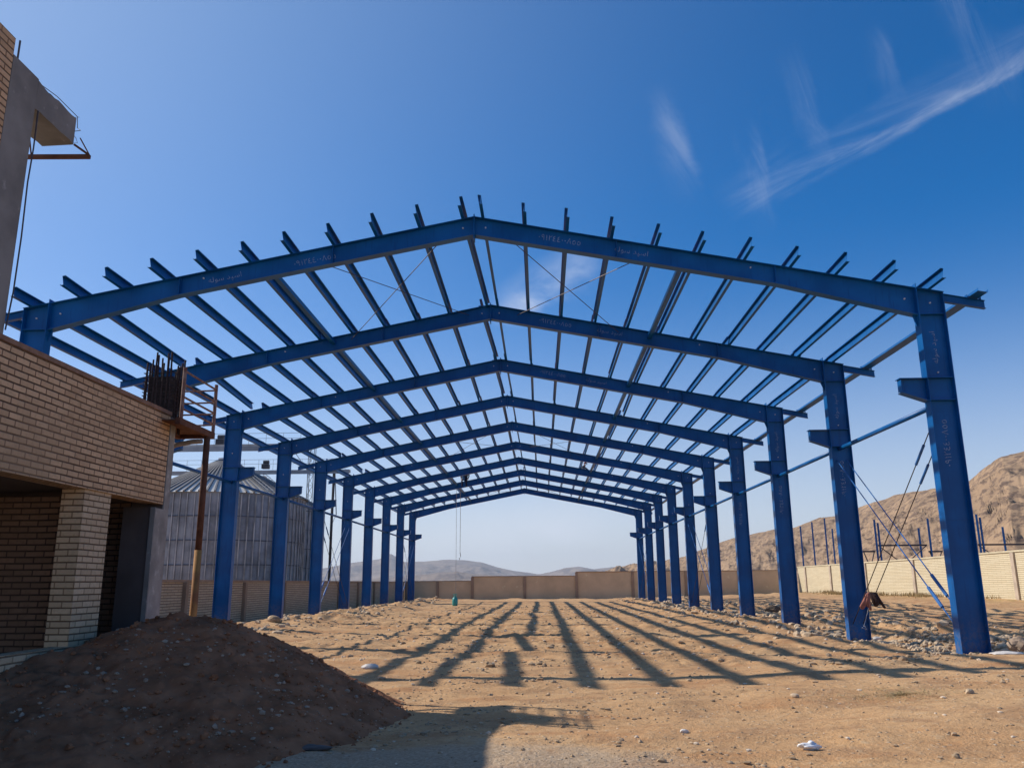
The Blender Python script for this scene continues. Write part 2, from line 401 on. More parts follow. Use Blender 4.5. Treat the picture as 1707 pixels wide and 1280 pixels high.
# right wall
XW = 25.0
w = wall_thing('boundary_wall', 'sunlit cream block boundary wall along the right side of the site', 'wall', (XW, 50, 0))
mb = MB(); mb.prism_x([(14, -.6), (83.95, -.6), (83.95, 2.70), (60, 2.76), (44, 2.86), (30, 2.95), (14, 3.0)], XW, XW+.22)
mb.build('wall_panel', BLOCKR, w)
cp = MB(); cp.prism_x([(14, 3.003), (30, 2.953), (44, 2.863), (60, 2.763), (83.9, 2.703), (83.9, 2.79), (60, 2.85), (44, 2.95), (30, 3.04), (14, 3.09)], XW-.05, XW+.27)
cp.build('coping', simple('cream_coping', (.60, .52, .36), .9, 0, .2, 2), w)
PIERR = simple('pink_grey_pier', (.50, .40, .31), .9, 0, .3, 2, .2)
for yy in (18, 23.4, 28.8, 34.2, 39.6, 45.8, 51.2, 58.0, 66.5, 74.5, 81.5):
    zt = np.interp(yy, [14, 30, 44, 60, 84], [3.0, 2.95, 2.86, 2.76, 2.7])
    MB().box(XW-.10, XW-.002, yy-.16, yy+.16, -.6, zt-.01).build('pier', PIERR, w)
# left wall
w = wall_thing('boundary_wall', 'shaded tan block boundary wall on the left in front of the silos', 'wall', (-13.6, 50, 0))
MB().box(-13.9, -13.6, 12, 83.9, -1.2, 1.56).build('wall_panel', BLOCKL, w)
MB().box(-13.95, -13.55, 12, 83.9, 1.563, 1.66).build('coping', COPING, w)
for yy in (20, 26, 32, 38.5, 44.5, 50.5, 56.5, 62.5, 68.5, 74.5, 80):
    MB().box(-13.598, -13.46, yy-.13, yy+.13, -1.2, 1.555).build('pier', COPING, w)

# ------------------------------------------------------------------ the blue steel shed
shed = tag(empty('steel_shed', (0, 16.9, 0)), 'bright blue bare steel skeleton of a gabled shed, ten frames deep', 'building')
def roofz(x): return ZA - SL*abs(x-XA)
FW = .125                                  # half flange width
def column_mesh(side):
    m = MB()
    if side > 0: xi, xo = XR-CW, XR
    else: xi, xo = XL+CW, XL
    a, b = min(xi, xo), max(xi, xo)
    za_, zb_ = roofz(a)-.013, roofz(b)-.013
    m.prism_y([(a+.012, -.5), (b-.012, -.5), (b-.012, zb_), (a+.012, za_)], -.005, .005)
    m.box(a, a+.014, -FW, FW, -.5, za_); m.box(b-.014, b, -FW, FW, -.5, zb_)
    m.strip(a-.01, za_, b+.01, zb_, .014, -FW-.01, FW+.01)
    for z in (5.49, 5.02, 6.86, 2.6, 1.5):      # stiffeners
        for y0, y1 in ((-FW+.02, -.006), (.006, FW-.02)):
            if z in (2.6, 1.5): m.box(a+.016, b-.016, -.011 if y0 < 0 else .006, -.006 if y0 < 0 else .011, z, z+.012)
            else: m.box(a+.016, b-.016, y0, y1, z, z+.014)
    # haunch gusset between flange and rafter
    s = -1 if side > 0 else 1
    m.prism_y([(xi+s*.001, 6.86), (xi+s*.10, 6.86), (xi+s*.001, 6.60)], -.006, .006)
    return m
def bracket_mesh(side):
    s = -1 if side > 0 else 1
    xi = (XR-CW) if side > 0 else (XL+CW)
    m = MB(); e = .003
    tip = xi + s*.53
    m.prism_y([(xi+s*e, 5.475), (tip, 5.475), (tip, 5.21), (xi+s*e, 5.02)], -.006, .006)
    m.box(min(xi+s*e, tip+s*.03), max(xi+s*e, tip+s*.03), -.11, .11, 5.477, 5.492)
    m.strip(*( (tip, 5.205, xi+s*e, 5.015) if side > 0 else (xi+s*e, 5.015, tip, 5.205) ), -.014, -.11, .11)
    m.box(min(tip, tip-s*.012), max(tip, tip-s*.012), -.09, -.007, 5.22, 5.475); m.box(min(tip, tip-s*.012), max(tip, tip-s*.012), .007, .09, 5.22, 5.475)
    return m
def rafter_mesh(side):
    xi = (XR-CW) if side > 0 else (XL+CW)
    s = 1 if side > 0 else -1
    x0 = XA + s*.012; x1 = xi - s*.012
    xk = XA + s*6.45
    t = .012
    def zt(x): return roofz(x) - t
    zb0 = ZA-.42; zbk = roofz(xk)-.41; zb1 = 6.86
    m = MB()
    m.prism_y([(x0, zt(x0)), (xk, zt(xk)), (x1, zt(x1)), (x1, zb1), (xk, zbk), (x0, zb0)], -.004, .004)
    for (a, za_, b, zb_) in ((x0, zt(x0)+.0005, x1, zt(x1)+.0005),):
        if a > b: a, za_, b, zb_ = b, zb_, a, za_
        m.strip(a, za_, b, zb_, t, -.11, .11)
    for (a, za_, b, zb_) in ((x0, zb0-t, xk, zbk-t), (xk+s*.001, zbk-t, x1, zb1-t)):
        if a > b: a, za_, b, zb_ = b, zb_, a, za_
        m.strip(a, za_, b, zb_, t, -.11, .11)
    for x in (XA+s*3.1, xk):             # web stiffeners
        z0 = np.interp(abs(x-XA), [0, 6.45, abs(x1-XA)], [zb0, zbk, zb1])
        for y0, y1 in ((-.10, -.005), (.005, .10)): m.box(x-.005, x+.005, y0, y1, z0+.002, zt(x)-.002)
    # purlin cleats
    return m
def ridge_plate(side):
    s = 1 if side > 0 else -1
    a, b = sorted((XA+s*.0005, XA+s*.0115)); return MB().box(a, b, -.12, .12, ZA-.53, ZA+.045)
def eaves_plate(side):
    xi = (XR-CW) if side > 0 else (XL+CW)
    s = 1 if side > 0 else -1
    a, b = sorted((xi-s*.0115, xi-s*.0005)); return MB().box(a, b, -.13, .13, 6.76, roofz(xi)+.085)
def arm_mesh(side):
    s = 1 if side > 0 else -1
    xo = (XR if side > 0 else XL) + s*.002; xt = xo + s*.88
    m = MB()
    z0 = roofz(xo)-.02; z1 = roofz(xt)-.02
    a, b = (xo, z0), (xt, z1)
    m.prism_y([a, b, (xt, z1-.16), (xo, z0-.16)], -.004, .004)
    for dz in (0, -.168):
        p, q = sorted([(xo, z0+dz), (xt, z1+dz)])
        m.strip(p[0], p[1], q[0], q[1], .008, -.05, .05)
    for c in (.52, .80):
        x = xo+s*c; m.box(x-.004, x+.004, -.045, .045, roofz(x)-.008, roofz(x)+.055)
    return m
def sky_dots(pts, r=.018):
    m = MB()
    for x, z in pts:
        m.tube([(x, -.035, z), (x, -.0055, z)], r, 6)
    return m
colR, colL = column_mesh(1), column_mesh(-1)
shared = {}
def place(key, name, mbf, mat, i, parent=shed, y=None, smooth=False):
    """first use builds the mesh, later uses copy the object"""
    yy = (FY[i] if y is None else y) - 16.9
    if key not in shared:
        o = mbf().build(name, mat, None, smooth, local=True); shared[key] = o
        o.parent = parent
    else:
        o = shared[key].copy(); COL.objects.link(o); o.parent = parent
    o.location = (0, yy if parent is shed else 0, 0)
    return o
WR = {}
for i in range(10):
    for side, sn in ((1, 'right'), (-1, 'left')):
        c = place('col%d' % side, 'column', (lambda side=side: column_mesh(side)), BLUE, i)
        for k2, nm, fn in (('brk', 'crane_bracket', bracket_mesh), ):
            key = k2+str(side)
            if key not in shared:
                b = fn(side).build(nm, BLUE, None, local=True); shared[key] = b
            else:
                b = shared[key].copy(); COL.objects.link(b)
            b.parent = c; b.location = (0, 0, 0)
        r = place('raf%d' % side, 'rafter', (lambda side=side: rafter_mesh(side)), BLUE, i)
        for key, nm, fn, mt in (('ep%d' % side, 'end_plate', ridge_plate, BLUE), ('eq%d' % side, 'end_plate', eaves_plate, BLUE), ('arm%d' % side, 'eaves_arm', arm_mesh, BLUE)):
            if key not in shared:
                b = fn(side).build(nm, mt, None, local=True); shared[key] = b
            else:
                b = shared[key].copy(); COL.objects.link(b)
            b.parent = r; b.location = (0, 0, 0)
        # pale discs on the webs, coloured as sky seen through holes
        key = 'sky_hole_dot%d' % side
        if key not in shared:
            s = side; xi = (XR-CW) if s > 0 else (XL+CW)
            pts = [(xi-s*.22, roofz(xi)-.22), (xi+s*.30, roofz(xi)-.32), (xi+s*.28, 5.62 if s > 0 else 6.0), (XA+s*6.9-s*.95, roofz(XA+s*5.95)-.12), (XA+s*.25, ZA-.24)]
            shared[key] = [sky_dots([q]).build('sky_hole_dot', WHITE, None, local=True) for q in pts]; bl = shared[key]
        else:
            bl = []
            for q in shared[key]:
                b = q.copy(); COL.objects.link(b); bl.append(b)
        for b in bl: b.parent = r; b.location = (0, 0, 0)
        WR[(i, side)] = (c, r)

# painted phone number and company name ------------------------------------------
def text_mesh(name, s, size, loc, ang, parent, mat=None, vertical=False):
    mat = mat or CHALKT
    cu = bpy.data.curves.new('writing', 'FONT'); cu.body = s; cu.size = size; cu.extrude = .0015; cu.align_x = 'CENTER'; cu.align_y = 'CENTER'
    cu.offset = -.0015; cu.space_character = 1.08
    o = bpy.data.objects.new(name, cu); COL.objects.link(o)
    dg = bpy.context.evaluated_depsgraph_get()
    me = bpy.data.meshes.new_from_object(o.evaluated_get(dg)); bpy.data.objects.remove(o)
    me.materials.clear(); me.materials.append(mat)
    R_ = Matrix.Rotation(-ang, 4, 'Y') @ Matrix.Rotation(math.radians(90), 4, 'X')
    me.transform(R_)
    o = bpy.data.objects.new(name, me); COL.objects.link(o); o.parent = parent
    o.location = loc
    return o
NUM = '\u0660\u0669\u0661\u0662\u0664\u0664\u0660\u0660\u0668\u0665\u0665'
NAME = '\uFEEA\uFEDF\uFEEE\uFEB3 \uFEAA\uFB59\uFEB3\uFE8D'     # company word in its joined letter shapes, laid out left to right
SLA = math.atan(SL)
for i in (0, 1, 2, 3):
    yo = -.0075
    for side in (1, -1):
        c, r = WR[(i, side)]
        if side > 0:
            if i < 3:
                text_mesh('painted_number', NUM, .185, (.50, yo, roofz(.50)-.19), -SLA, r)
                text_mesh('painted_name', NAME, .165, (2.05, yo, roofz(2.05)-.19), -SLA, r)
            text_mesh('painted_name', NAME, .155, (8.24, yo-.004, 6.16), math.radians(90), c)
            text_mesh('painted_number', NUM, .19, (8.24, yo-.004, 4.15), math.radians(90), c)
        elif i < 1:
            text_mesh('painted_number', NUM, .185, (-4.88, yo, roofz(-4.88)-.22), SLA, r)
            text_mesh('painted_name', NAME, .165, (-6.85, yo, roofz(-6.85)-.2), SLA, r)

# purlins ------------------------------------------------------------------------
def zpurlin(L, side):
    """Z section along +y from 0 to L, foot at the origin, tilted with the roof; side gives the slope"""
    h, f, l, t = .20, .068, .018, .0035
    s = -1 if side > 0 else 1            # direction to the ridge (+x is away on the right slope)
    m = MB()
    a = -SLA*side
    def rot(p): x, z = p; return (x*math.cos(a) - z*math.sin(a), x*math.sin(a) + z*math.cos(a))
    def pl(x0, x1, z0, z1):
        x0, x1 = sorted((x0, x1)); m.prism_y([rot(p) for p in ((x0, z0), (x1, z0), (x1, z1), (x0, z1))], 0, L)
    pl(-t/2, t/2, 0, h)
    pl(s*t/2, s*f, h-t, h); pl(s*(f-t), s*f, h-t-l, h-t)
    pl(-s*t/2, -s*f, 0, t); pl(-s*(f-t), -s*f, t, t+l)
    return m
rows = [-11.01, -9.95, -9.05, -8.12, -7.19, -6.26, -5.33, -4.41, -3.48, -2.54, -1.60, -1.20, -.29, .63, 1.60, 2.53, 3.45, 4.41, 5.36, 6.31, 7.28, 8.22]
skew = {(-9.95, 0): (0, -.34), (-9.95, 1): (.12, -.38), (-1.60, 0): (0, .17), (-1.60, 1): (-.05, .12), (-1.60, 2): (.0, .1), (-9.95, 4): (.1, -.2), (3.45, 2): (0, .12), (-1.2, 6): (0, .12)}
pm = {}
rest = MB(); npur = 0
def purlin(x, side, bay, dz=.0, y0=None, L=None):
    global npur
    sk = skew.get((x, bay), (random.uniform(-.02, .02), random.uniform(-.02, .02)))
    if y0 is None: y0 = 16.15 + random.uniform(-.05, .05) if bay == 0 else FY[bay] - random.uniform(.06, .22)
    L = 6.95 if bay == 0 else 6.30
    if y0 + L > FY[9]+.35: L = FY[9]+.12-y0
    xx = x + sk[0]; dx = (sk[1]-sk[0])
    z = roofz(x) + .004 + dz + (.005 if bay % 2 else 0)
    key = (side, round(L, 2))
    if bay < 4 and npur < 100:
        if key not in pm:
            o = zpurlin(L, side).build('purlin', BLUE, None, local=True); pm[key] = o
        else:
            o = pm[key].copy(); COL.objects.link(o)
        o.parent = shed; o.location = (xx, y0-16.9, z); o.rotation_euler = (random.uniform(-.001, .001), 0, -dx/L); npur += 1
    else:
        m = zpurlin(L, side)
        rest.add([(xx + v[0] + dx*v[1]/L, y0+v[1], z+v[2]) for v in m.v], m.f)
for bay in range(9):
    for x in rows: purlin(x, 1 if x > XA else -1, bay)
    purlin(-11.92, -1, bay, dz=.0, y0=(16.3 if bay == 0 else None))
    ya, yb = (16.5 if bay == 0 else FY[bay]-.1), FY[bay+1]+.15
    m = MB()
    for (x0, z0, x1, z1) in ((-.10, 0, .10, .004), (-.10, .0041, -.096, .06), (.096, .0041, .10, .06)):
        c_, s_ = math.cos(-SLA), math.sin(-SLA)
        q = [(9.17+x*c_-z*s_, roofz(9.17)+.005+.004*(bay % 2)+x*s_+z*c_) for x, z in ((x0, z0), (x1, z0), (x1, z1), (x0, z1))]
        m.prism_y(q, ya, yb)
    m.build('eaves_channel', BLUE, shed)
o = rest.build('purlin', BLUE, shed); o['kind'] = 'stuff'
# struts -------------------------------------------------------------------------
for bay in range(9):
    a, b = FY[bay], FY[bay+1]
    for x, z in ((XR-.30, 4.97), (XL+.30, 4.97)):
        MB().tube([(x, a+.01, z), (x, b-.01, z)], .055, 10).build('bracket_strut', BLUE, shed, smooth=True)
    for x in (-5.92, 3.18):
        MB().bar((x, a+.01, roofz(x)-.14), (x, b-.01, roofz(x)-.14), .12, .10).build('roof_strut', BLUE, shed)
def rod(name, a, b, mat=ROD, r=.011, sl=None):
    a = Vector(a); b = Vector(b)
    o = MB().tube([a, b], r, 6).build(name, mat, shed)
    if sl:
        p = a.lerp(b, sl[0]); q = a.lerp(b, sl[1])
        s = MB().tube([p, q], r*2.6, 8).build('turnbuckle', RODB, None); s.location = (0, 0, 0)
        s.parent = o; s.location = -world_loc(o)
    return o
for bay in (0, 4, 8):
    a, b = FY[bay]+.02, FY[bay+1]-.02
    for xs_ in ((8.12, 8.38), (-10.72, -10.98)):
        for k, x in enumerate(xs_):
            sg = 1 if x > 0 else -1
            rod('wall_brace', (x, a, 4.75), (x, b, .35), sl=((.12, .2) if k == 0 else (.2, .28)))
            rod('wall_brace', (x, b, 4.65), (x, a, .35), mat=RODB, r=.014, sl=((.78, .87) if k == 0 else (.72, .82)))
    for p0, p1 in (((-1.9, -5.4)), ((-5.0, -2.0)), ((-.85, 2.3)), ((2.45, -.6))):
        rod('roof_brace', (p0, a, roofz(p0)-.16), (p1, b, roofz(p1)-.16), r=.010)

# ------------------------------------------------------------------ brick building at the left
AX = -5.25
bld = tag(empty('brick_building', (-7, 8, 0)), 'unfinished buff brick building with dark recess and starter bars at the left', 'building')
MB().box(AX-.24, AX, -4, 11.42, 2.55, 3.80).build('brick_fascia', BRICK, bld)
MB().box(AX-.26, AX+.015, -4, 11.43, 3.802, 3.855).build('brick_capping', simple('red_brown_brick_edge', (.34, .19, .12), .9, 0, .35, 9, .5), bld)
MB().box(-11, AX-.245, -4, 11.2, 2.56, 2.60).build('soffit', simple('dark_soffit', (.10, .07, .06), .9, 0, .3, 2), bld)  # soffit in a dark brown tone
MB().box(-11, AX-.25, -4, 11.3, 3.3, 3.5).build('roof_slab', CONC, bld)
MB().box(AX-.30, AX-.03, 9.46, 10.06, .7, 2.548).build('brick_pillar', BRICKP, bld)
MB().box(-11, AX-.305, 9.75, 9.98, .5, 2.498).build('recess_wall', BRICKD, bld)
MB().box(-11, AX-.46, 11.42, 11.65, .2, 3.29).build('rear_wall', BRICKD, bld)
MB().box(-11, AX-.22, -4, 11.4, -.3, .66).build('floor_slab', CONC, bld)
MB().box(AX-.215, AX-.0, -4, 10.2, -.3, .80).build('brick_plinth', BRICKP, bld)
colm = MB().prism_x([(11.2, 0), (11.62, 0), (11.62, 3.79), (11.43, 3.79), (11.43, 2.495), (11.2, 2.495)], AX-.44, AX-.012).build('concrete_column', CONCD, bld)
MB().prism_x([(11.21, 0), (11.60, 0), (11.60, 3.74), (11.44, 3.74), (11.44, 2.48), (11.21, 2.48)], AX-.0115, AX+.006).build('lit_column_side', CONCW, bld)
MB().box(AX-.05, AX+.014, 11.17, 11.197, .0, 2.49).build('casting_edge', CONC, bld)
# starter bars over the corner column
for k in range(7):
    for (x, y) in ((AX-.44+.065*k, 11.46+random.uniform(-.02, .02)), (AX-.44+.065*k, 11.84+random.uniform(-.02, .02))):
        hh = 4.68 + random.uniform(-.16, .1); lx = random.uniform(-.025, .025)
        MB().tube([(x, y, 3.6), (x+lx*.4, y, 4.1), (x+lx, y+random.uniform(-.02, .02), hh)], .0135, 6).build('starter_bar', REBAR, bld)
for y in (11.55, 11.65, 11.75):
    for x in (AX-.45, AX-.03):
        MB().tube([(x, y, 3.6), (x+random.uniform(-.02, .02), y, 4.62+random.uniform(-.1, .1))], .0135, 6).build('starter_bar', REBAR, bld)
for k in range(11):
    z = 3.88+.055*k + random.uniform(-.01, .01)
    MB().tube([(AX-.46, 11.44, z), (AX-.02, 11.44, z+.01), (AX-.02, 11.86, z), (AX-.46, 11.86, z+.01), (AX-.46, 11.44, z)], .006, 5).build('tie_stirrup', REBAR, bld)
MB().box(AX-.40, AX-.07, 11.50, 11.80, 3.80, 4.40).build('formwork_core', simple('old_form_board', (.05, .038, .036), .9, 0, .4, 8, .5), bld)
# upper storey: taller brick wall, column and cantilevered beam stub
MB().box(AX-.24, AX-.004, -4, 7.19, 3.86, 6.86).build('upper_brick_wall', BRICK, bld)
MB().box(AX-.40, AX, 7.193, 7.62, 3.86, 6.68).build('upper_column', CONC, bld)
bs = MB()
ny_ = 9; ring = []
for k in range(ny_):
    y = 7.625 + (8.36-7.625)*k/(ny_-1)
    j = lambda a=.008: random.uniform(-a, a)
    ring.append([(AX-.37+j(), y, 6.33+j()), (AX+j(), y, 6.34+j()), (AX+j(), y, 6.655+j(.012)), (AX-.37+j(), y, 6.66+j(.012))])
vs = [p for r_ in ring for p in r_]
fs = [(k*4+a, k*4+(a+1) % 4, (k+1)*4+(a+1) % 4, (k+1)*4+a) for k in range(ny_-1) for a in range(4)] + [(3, 2, 1, 0), tuple((ny_-1)*4+a for a in range(4))]
bs.add(vs, fs); bs.build('cantilever_beam', CONC, bld)
wr = MB()
for k in range(5):
    x = AX-.03-.08*k
    wr.tube([(x, 7.65+.05*k, 6.665), (x, 8.0, 6.72+.03*(k % 2)), (x+.02, 8.38, 6.70+.02*k), (x-.05, 8.52, 6.64+.03*k), (x+.04, 8.44, 6.56), (x, 8.36, 6.5)], .0045, 5)
for k in range(6):
    a_ = random.uniform(0, 3)
    pts = [(AX-.04-.05*k+.03*math.sin(q+a_), 8.40+.05*math.cos(q*1.7+a_), 6.72-.045*q) for q in range(9)]
    wr.tube(pts, .003, 4)
wr.tube([(AX-.05, 7.32, 6.6), (AX-.05, 7.32, 6.93)], .011, 6); wr.tube([(AX-.08, 7.08, 6.8), (AX-.08, 7.08, 6.92)], .011, 6)
wr.build('loose_bars', WIRE, bld)
fw_ = MB().bar((AX-.75, 8.47, 6.26), (AX+.14, 8.47, 6.24), .04, .045).bar((AX+.13, 8.47, 6.26), (AX-.02, 8.40, 6.36), .02, .02).bar((AX+.13, 8.48, 6.26), (AX+.03, 8.42, 6.45), .012, .012)
fw_.bar((AX-.55, 8.47, 6.27), (AX-.55, 8.40, 6.45), .012, .012)
fw_.build('formwork_bearer', RUST, bld)
MB().tube([(AX+.01, 7.66, 6.33), (AX+.01, 7.67, 5.9), (AX+.012, 7.65, 5.5), (AX+.02, 7.66, 4.9), (AX+.03, 7.64, 4.3), (AX+.03, 7.6, 3.9)], .008, 5).build('cable', WIRE, bld)

# rusty working platform on a prop
plat = tag(empty('scaffold_basket', (-5.2, 12, 0)), 'rusty steel scaffold basket with guard rails on a single ochre prop beside the brick corner', 'scaffold')
x0, x1, y0, y1 = -5.50, -4.98, 11.15, 12.30
zb, ztp = 3.68, 4.42
for (x, y, zz) in ((x1, y0, ztp+.02), (x0, y1, ztp-.12), (x1, y1, ztp+.04)):
    MB().tube([(x, y, zb-.05), (x, y, zz)], .026, 8).build('guard_post', SCAF, plat)
for z in (ztp-.03, ztp-.22, ztp-.40, ztp-.57):
    MB().tube([(x1, y0, z), (x1, y1, z-.01)], .015, 8).build('guard_rail', SCAF, plat)
    MB().tube([(x0, y1, z-.03), (x1, y1, z-.02)], .013, 8).build('guard_rail', SCAF, plat)
MB().bar((x1, y0-.1, zb-.02), (x1, y1, zb-.02), .07, .09).build('platform_beam', RUST, plat)
MB().bar((x0, y0, zb-.02), (x0, y1, zb-.02), .06, .08).build('platform_beam', RUST, plat)
MB().bar((x0, y1, zb-.02), (x1, y1, zb-.02), .06, .07).build('platform_beam', RUST, plat)
MB().box(x0+.04, x1-.04, y0, y1-.04, zb+.0, zb+.02).build('deck', RUST, plat)
px_, py_ = -4.98, 12.10
MB().tube([(px_, py_, zb-.07), (px_, py_, 1.95)], .046, 12).build('prop', RUST, plat, smooth=True)
MB().tube([(px_, py_, 1.949), (px_, py_, -.1)], .052, 12).build('prop_sleeve', RUSTY, plat, smooth=True)
arc = [(px_-.03, py_-.1, 3.53), (px_-.2, py_-.1, 3.52), (px_-.4, py_-.15, 3.47), (px_-.55, py_-.25, 3.36), (px_-.68, py_-.4, 3.2)]
MB().tube(arc, .035, 8).build('knee_brace', simple('weathered_timber', (.33, .26, .20), .9, 0, .3, 9, .4), plat, smooth=True)

# ------------------------------------------------------------------ silos
def silo(cx, cy, R, ze, za, label, nrib=76):
    root = tag(empty('grain_silo', (cx, cy, 0)), label, 'silo', 'corrugated grain silos behind the left wall')
    n = nrib*6; m = MB(); zb_ = -.5
    vs, fs = [], []
    levels = [zb_] + [k for k in np.arange(.2, ze-.15, .92)] + [ze]
    for z in levels:
        for k in range(n):
            a = 2*math.pi*k/n; rr = R + .012*math.sin(k*math.pi*2/3)
            vs.append((cx+rr*math.cos(a), cy+rr*math.sin(a), z))
    for l in range(len(levels)-1):
        for k in range(n):
            k2 = (k+1) % n; fs.append((l*n+k, l*n+k2, (l+1)*n+k2, (l+1)*n+k))
    m.add(vs, fs); m.build('silo_wall', SILO, root)
    st = MB()
    for k in range(nrib):
        a = 2*math.pi*k/nrib
        c_, s_ = math.cos(a), math.sin(a)
        st.bar((cx+(R+.05)*c_, cy+(R+.05)*s_, zb_), (cx+(R+.05)*c_, cy+(R+.05)*s_, ze-.15), .07, .08)
    st.build('stiffeners', STIFF, root)
    sm = MB()
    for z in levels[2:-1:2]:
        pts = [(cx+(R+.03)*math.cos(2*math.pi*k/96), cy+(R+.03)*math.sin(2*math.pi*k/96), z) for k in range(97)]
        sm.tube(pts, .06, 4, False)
    sm.build('ring_seams', simple('dark_seam_band', (.12, .13, .16), .6, .3, .2, 1), root)  # ring seams in a darker grey than the sheets
    rf = MB(); vs = []; fs = []
    nr = 5
    for l in range(nr+1):
        t_ = l/nr; rr = (R+.22)*(1-t_) + .45*t_; z = ze-.05 + (za-ze-.15)*t_
        for k in range(96):
            a = 2*math.pi*k/96; vs.append((cx+rr*math.cos(a), cy+rr*math.sin(a), z))
    for l in range(nr):
        for k in range(96): k2 = (k+1) % 96; fs.append((l*96+k, l*96+k2, (l+1)*96+k2, (l+1)*96+k))
    rf.add(vs, fs); rf.build('silo_roof', ROOFM, root)
    rb_ = MB()
    for k in range(nrib):
        a = 2*math.pi*(k+.5)/nrib; c_, s_ = math.cos(a), math.sin(a)
        rb_.bar((cx+(R+.24)*c_, cy+(R+.24)*s_, ze-.0), (cx+.5*c_, cy+.5*s_, za-.15), .13, .12)
    rb_.build('roof_ribs', simple('roof_rib_steel', (.20, .195, .20), .6, .2, .2, 1), root)
    MB().tube([(cx, cy, za-.3), (cx, cy, za+.02)], .55, 20).build('roof_cap', ROOFM, root)
    ld = MB()
    aa = math.radians(-38)
    for d in (-.22, .22):
        p = (cx+(R+.2)*math.cos(aa)-d*math.sin(aa), cy+(R+.2)*math.sin(aa)+d*math.cos(aa), ze+.25); q = (cx+.6*math.cos(aa)-d*math.sin(aa), cy+.6*math.sin(aa)+d*math.cos(aa), za+.15)
        ld.tube([p, q], .03, 5)
    for k in range(16):
        t_ = k/15; rr = (R+.2)*(1-t_)+.6*t_; z = (ze+.25)*(1-t_)+(za+.15)*t_
        ld.bar((cx+rr*math.cos(aa)+.22*math.sin(aa), cy+rr*math.sin(aa)-.22*math.cos(aa), z), (cx+rr*math.cos(aa)-.22*math.sin(aa), cy+rr*math.sin(aa)+.22*math.cos(aa), z), .03, .03)
    ld.build('roof_ladder', GALV, root)
    return root
silo(-27.1, 70, 6.9, 8.50, 12.0, 'nearer corrugated grey silo with ribbed conical roof, in front of its pair')
silo(-28.8, 84.5, 6.4, 8.9, 12.3, 'further grey silo half hidden behind the nearer one')
# conveyor gantries
def gantry(y, z, xa_, xb_, label, h=.6, machine=None):
    root = tag(empty('conveyor_gantry', ((xa_+xb_)/2, y, z)), label, 'conveyor', 'conveyor gantries over the silos')
    MB().box(xa_, xb_, y-.35, y+.35, z, z+.30).build('conveyor_trough', GALV, root); MB().box(xa_, xb_, y-.36, y-.30, z-.12, z-.002).build('edge_beam', GALV, root)
    if h > .4: MB().box(xa_, xb_, y-.28, y+.28, z+.303, z+.5).build('conveyor_cover', simple('pale_conveyor_cover', (.48, .47, .44), .5, .3, .2, 1), root)
    r_ = MB()
    for k in range(int((xb_-xa_)/1.5)+1):
        x = xa_+k*1.5
        r_.tube([(x, y-.4, z+.3), (x, y-.4, z+1.4)], .018, 4)
    for zz in (z+1.4, z+.95): r_.tube([(xa_, y-.4, zz), (xb_, y-.4, zz)], .018, 4)
    r_.build('handrail', GALV, root)
    for xm in machine or ():
        MB().box(xm-.35, xm+.35, y-.3, y+.3, z+.503, z+.95).tube([(xm-.2, y-.1, z+1.15), (xm+.35, y-.1, z+1.15)], .22, 10).build('drive_motor', simple('dark_motor_paint', (.04, .045, .06), .6, 0, .3, 2), root)
    return root
gantry(70, 12.72, -40, -20.5, 'long grey conveyor gantry with handrail above the nearer silo roof', .6, (-27.6,))
gantry(84.5, 12.6, -44, -19.6, 'lower thin conveyor gantry behind the silos ending at the lattice tower', .3, (-28.4,))
tw = tag(empty('lattice_tower', (-24.2, 86, 0)), 'slim grey lattice tower standing behind the silos', 'tower')
bx_, by_ = -24.4, 86
for dx in (0, .6):
    for dy in (0, .6): MB().bar((bx_+dx, by_+dy, 0), (bx_+dx, by_+dy, 15.6), .07, .07).build('tower_leg', GALV, tw)
m = MB()
for k in range(14):
    z = 1+k*1.05
    m.bar((bx_, by_, z), (bx_+.6, by_, z+1.05), .04, .04); m.bar((bx_, by_, z), (bx_+.6, by_, z), .04, .04)
    m.bar((bx_+.6, by_, z), (bx_, by_, z+1.05), .03, .03)
m.bar((bx_-1.6, by_, 15.2), (bx_+.3, by_, 12.6), .06, .06)
m.build('bracing', GALV, tw)
pp = tag(empty('elevator_pipe', (-21.3, 85, 0)), 'thin dark vertical elevator pipe with a hooded head right of the silos', 'pipe')
MB().tube([(-21.35, 84.8, -.5), (-21.35, 84.8, 8.0), (-21.3, 84.8, 12.6)], .14, 8).build('pipe', simple('dark_pipe', (.09, .085, .09), .7, .3, .3, 2), pp)
MB().tube([(-21.9, 84.8, 12.75), (-21.3, 84.8, 13.05), (-20.75, 84.8, 12.75)], .22, 8).build('head_hood', GALV, pp)
MB().tube([(-21.2, 84.8, 12.6), (-20.9, 84.8, 8.4), (-21.3, 84.8, 7.4)], .05, 6).build('chute', GALV, pp)

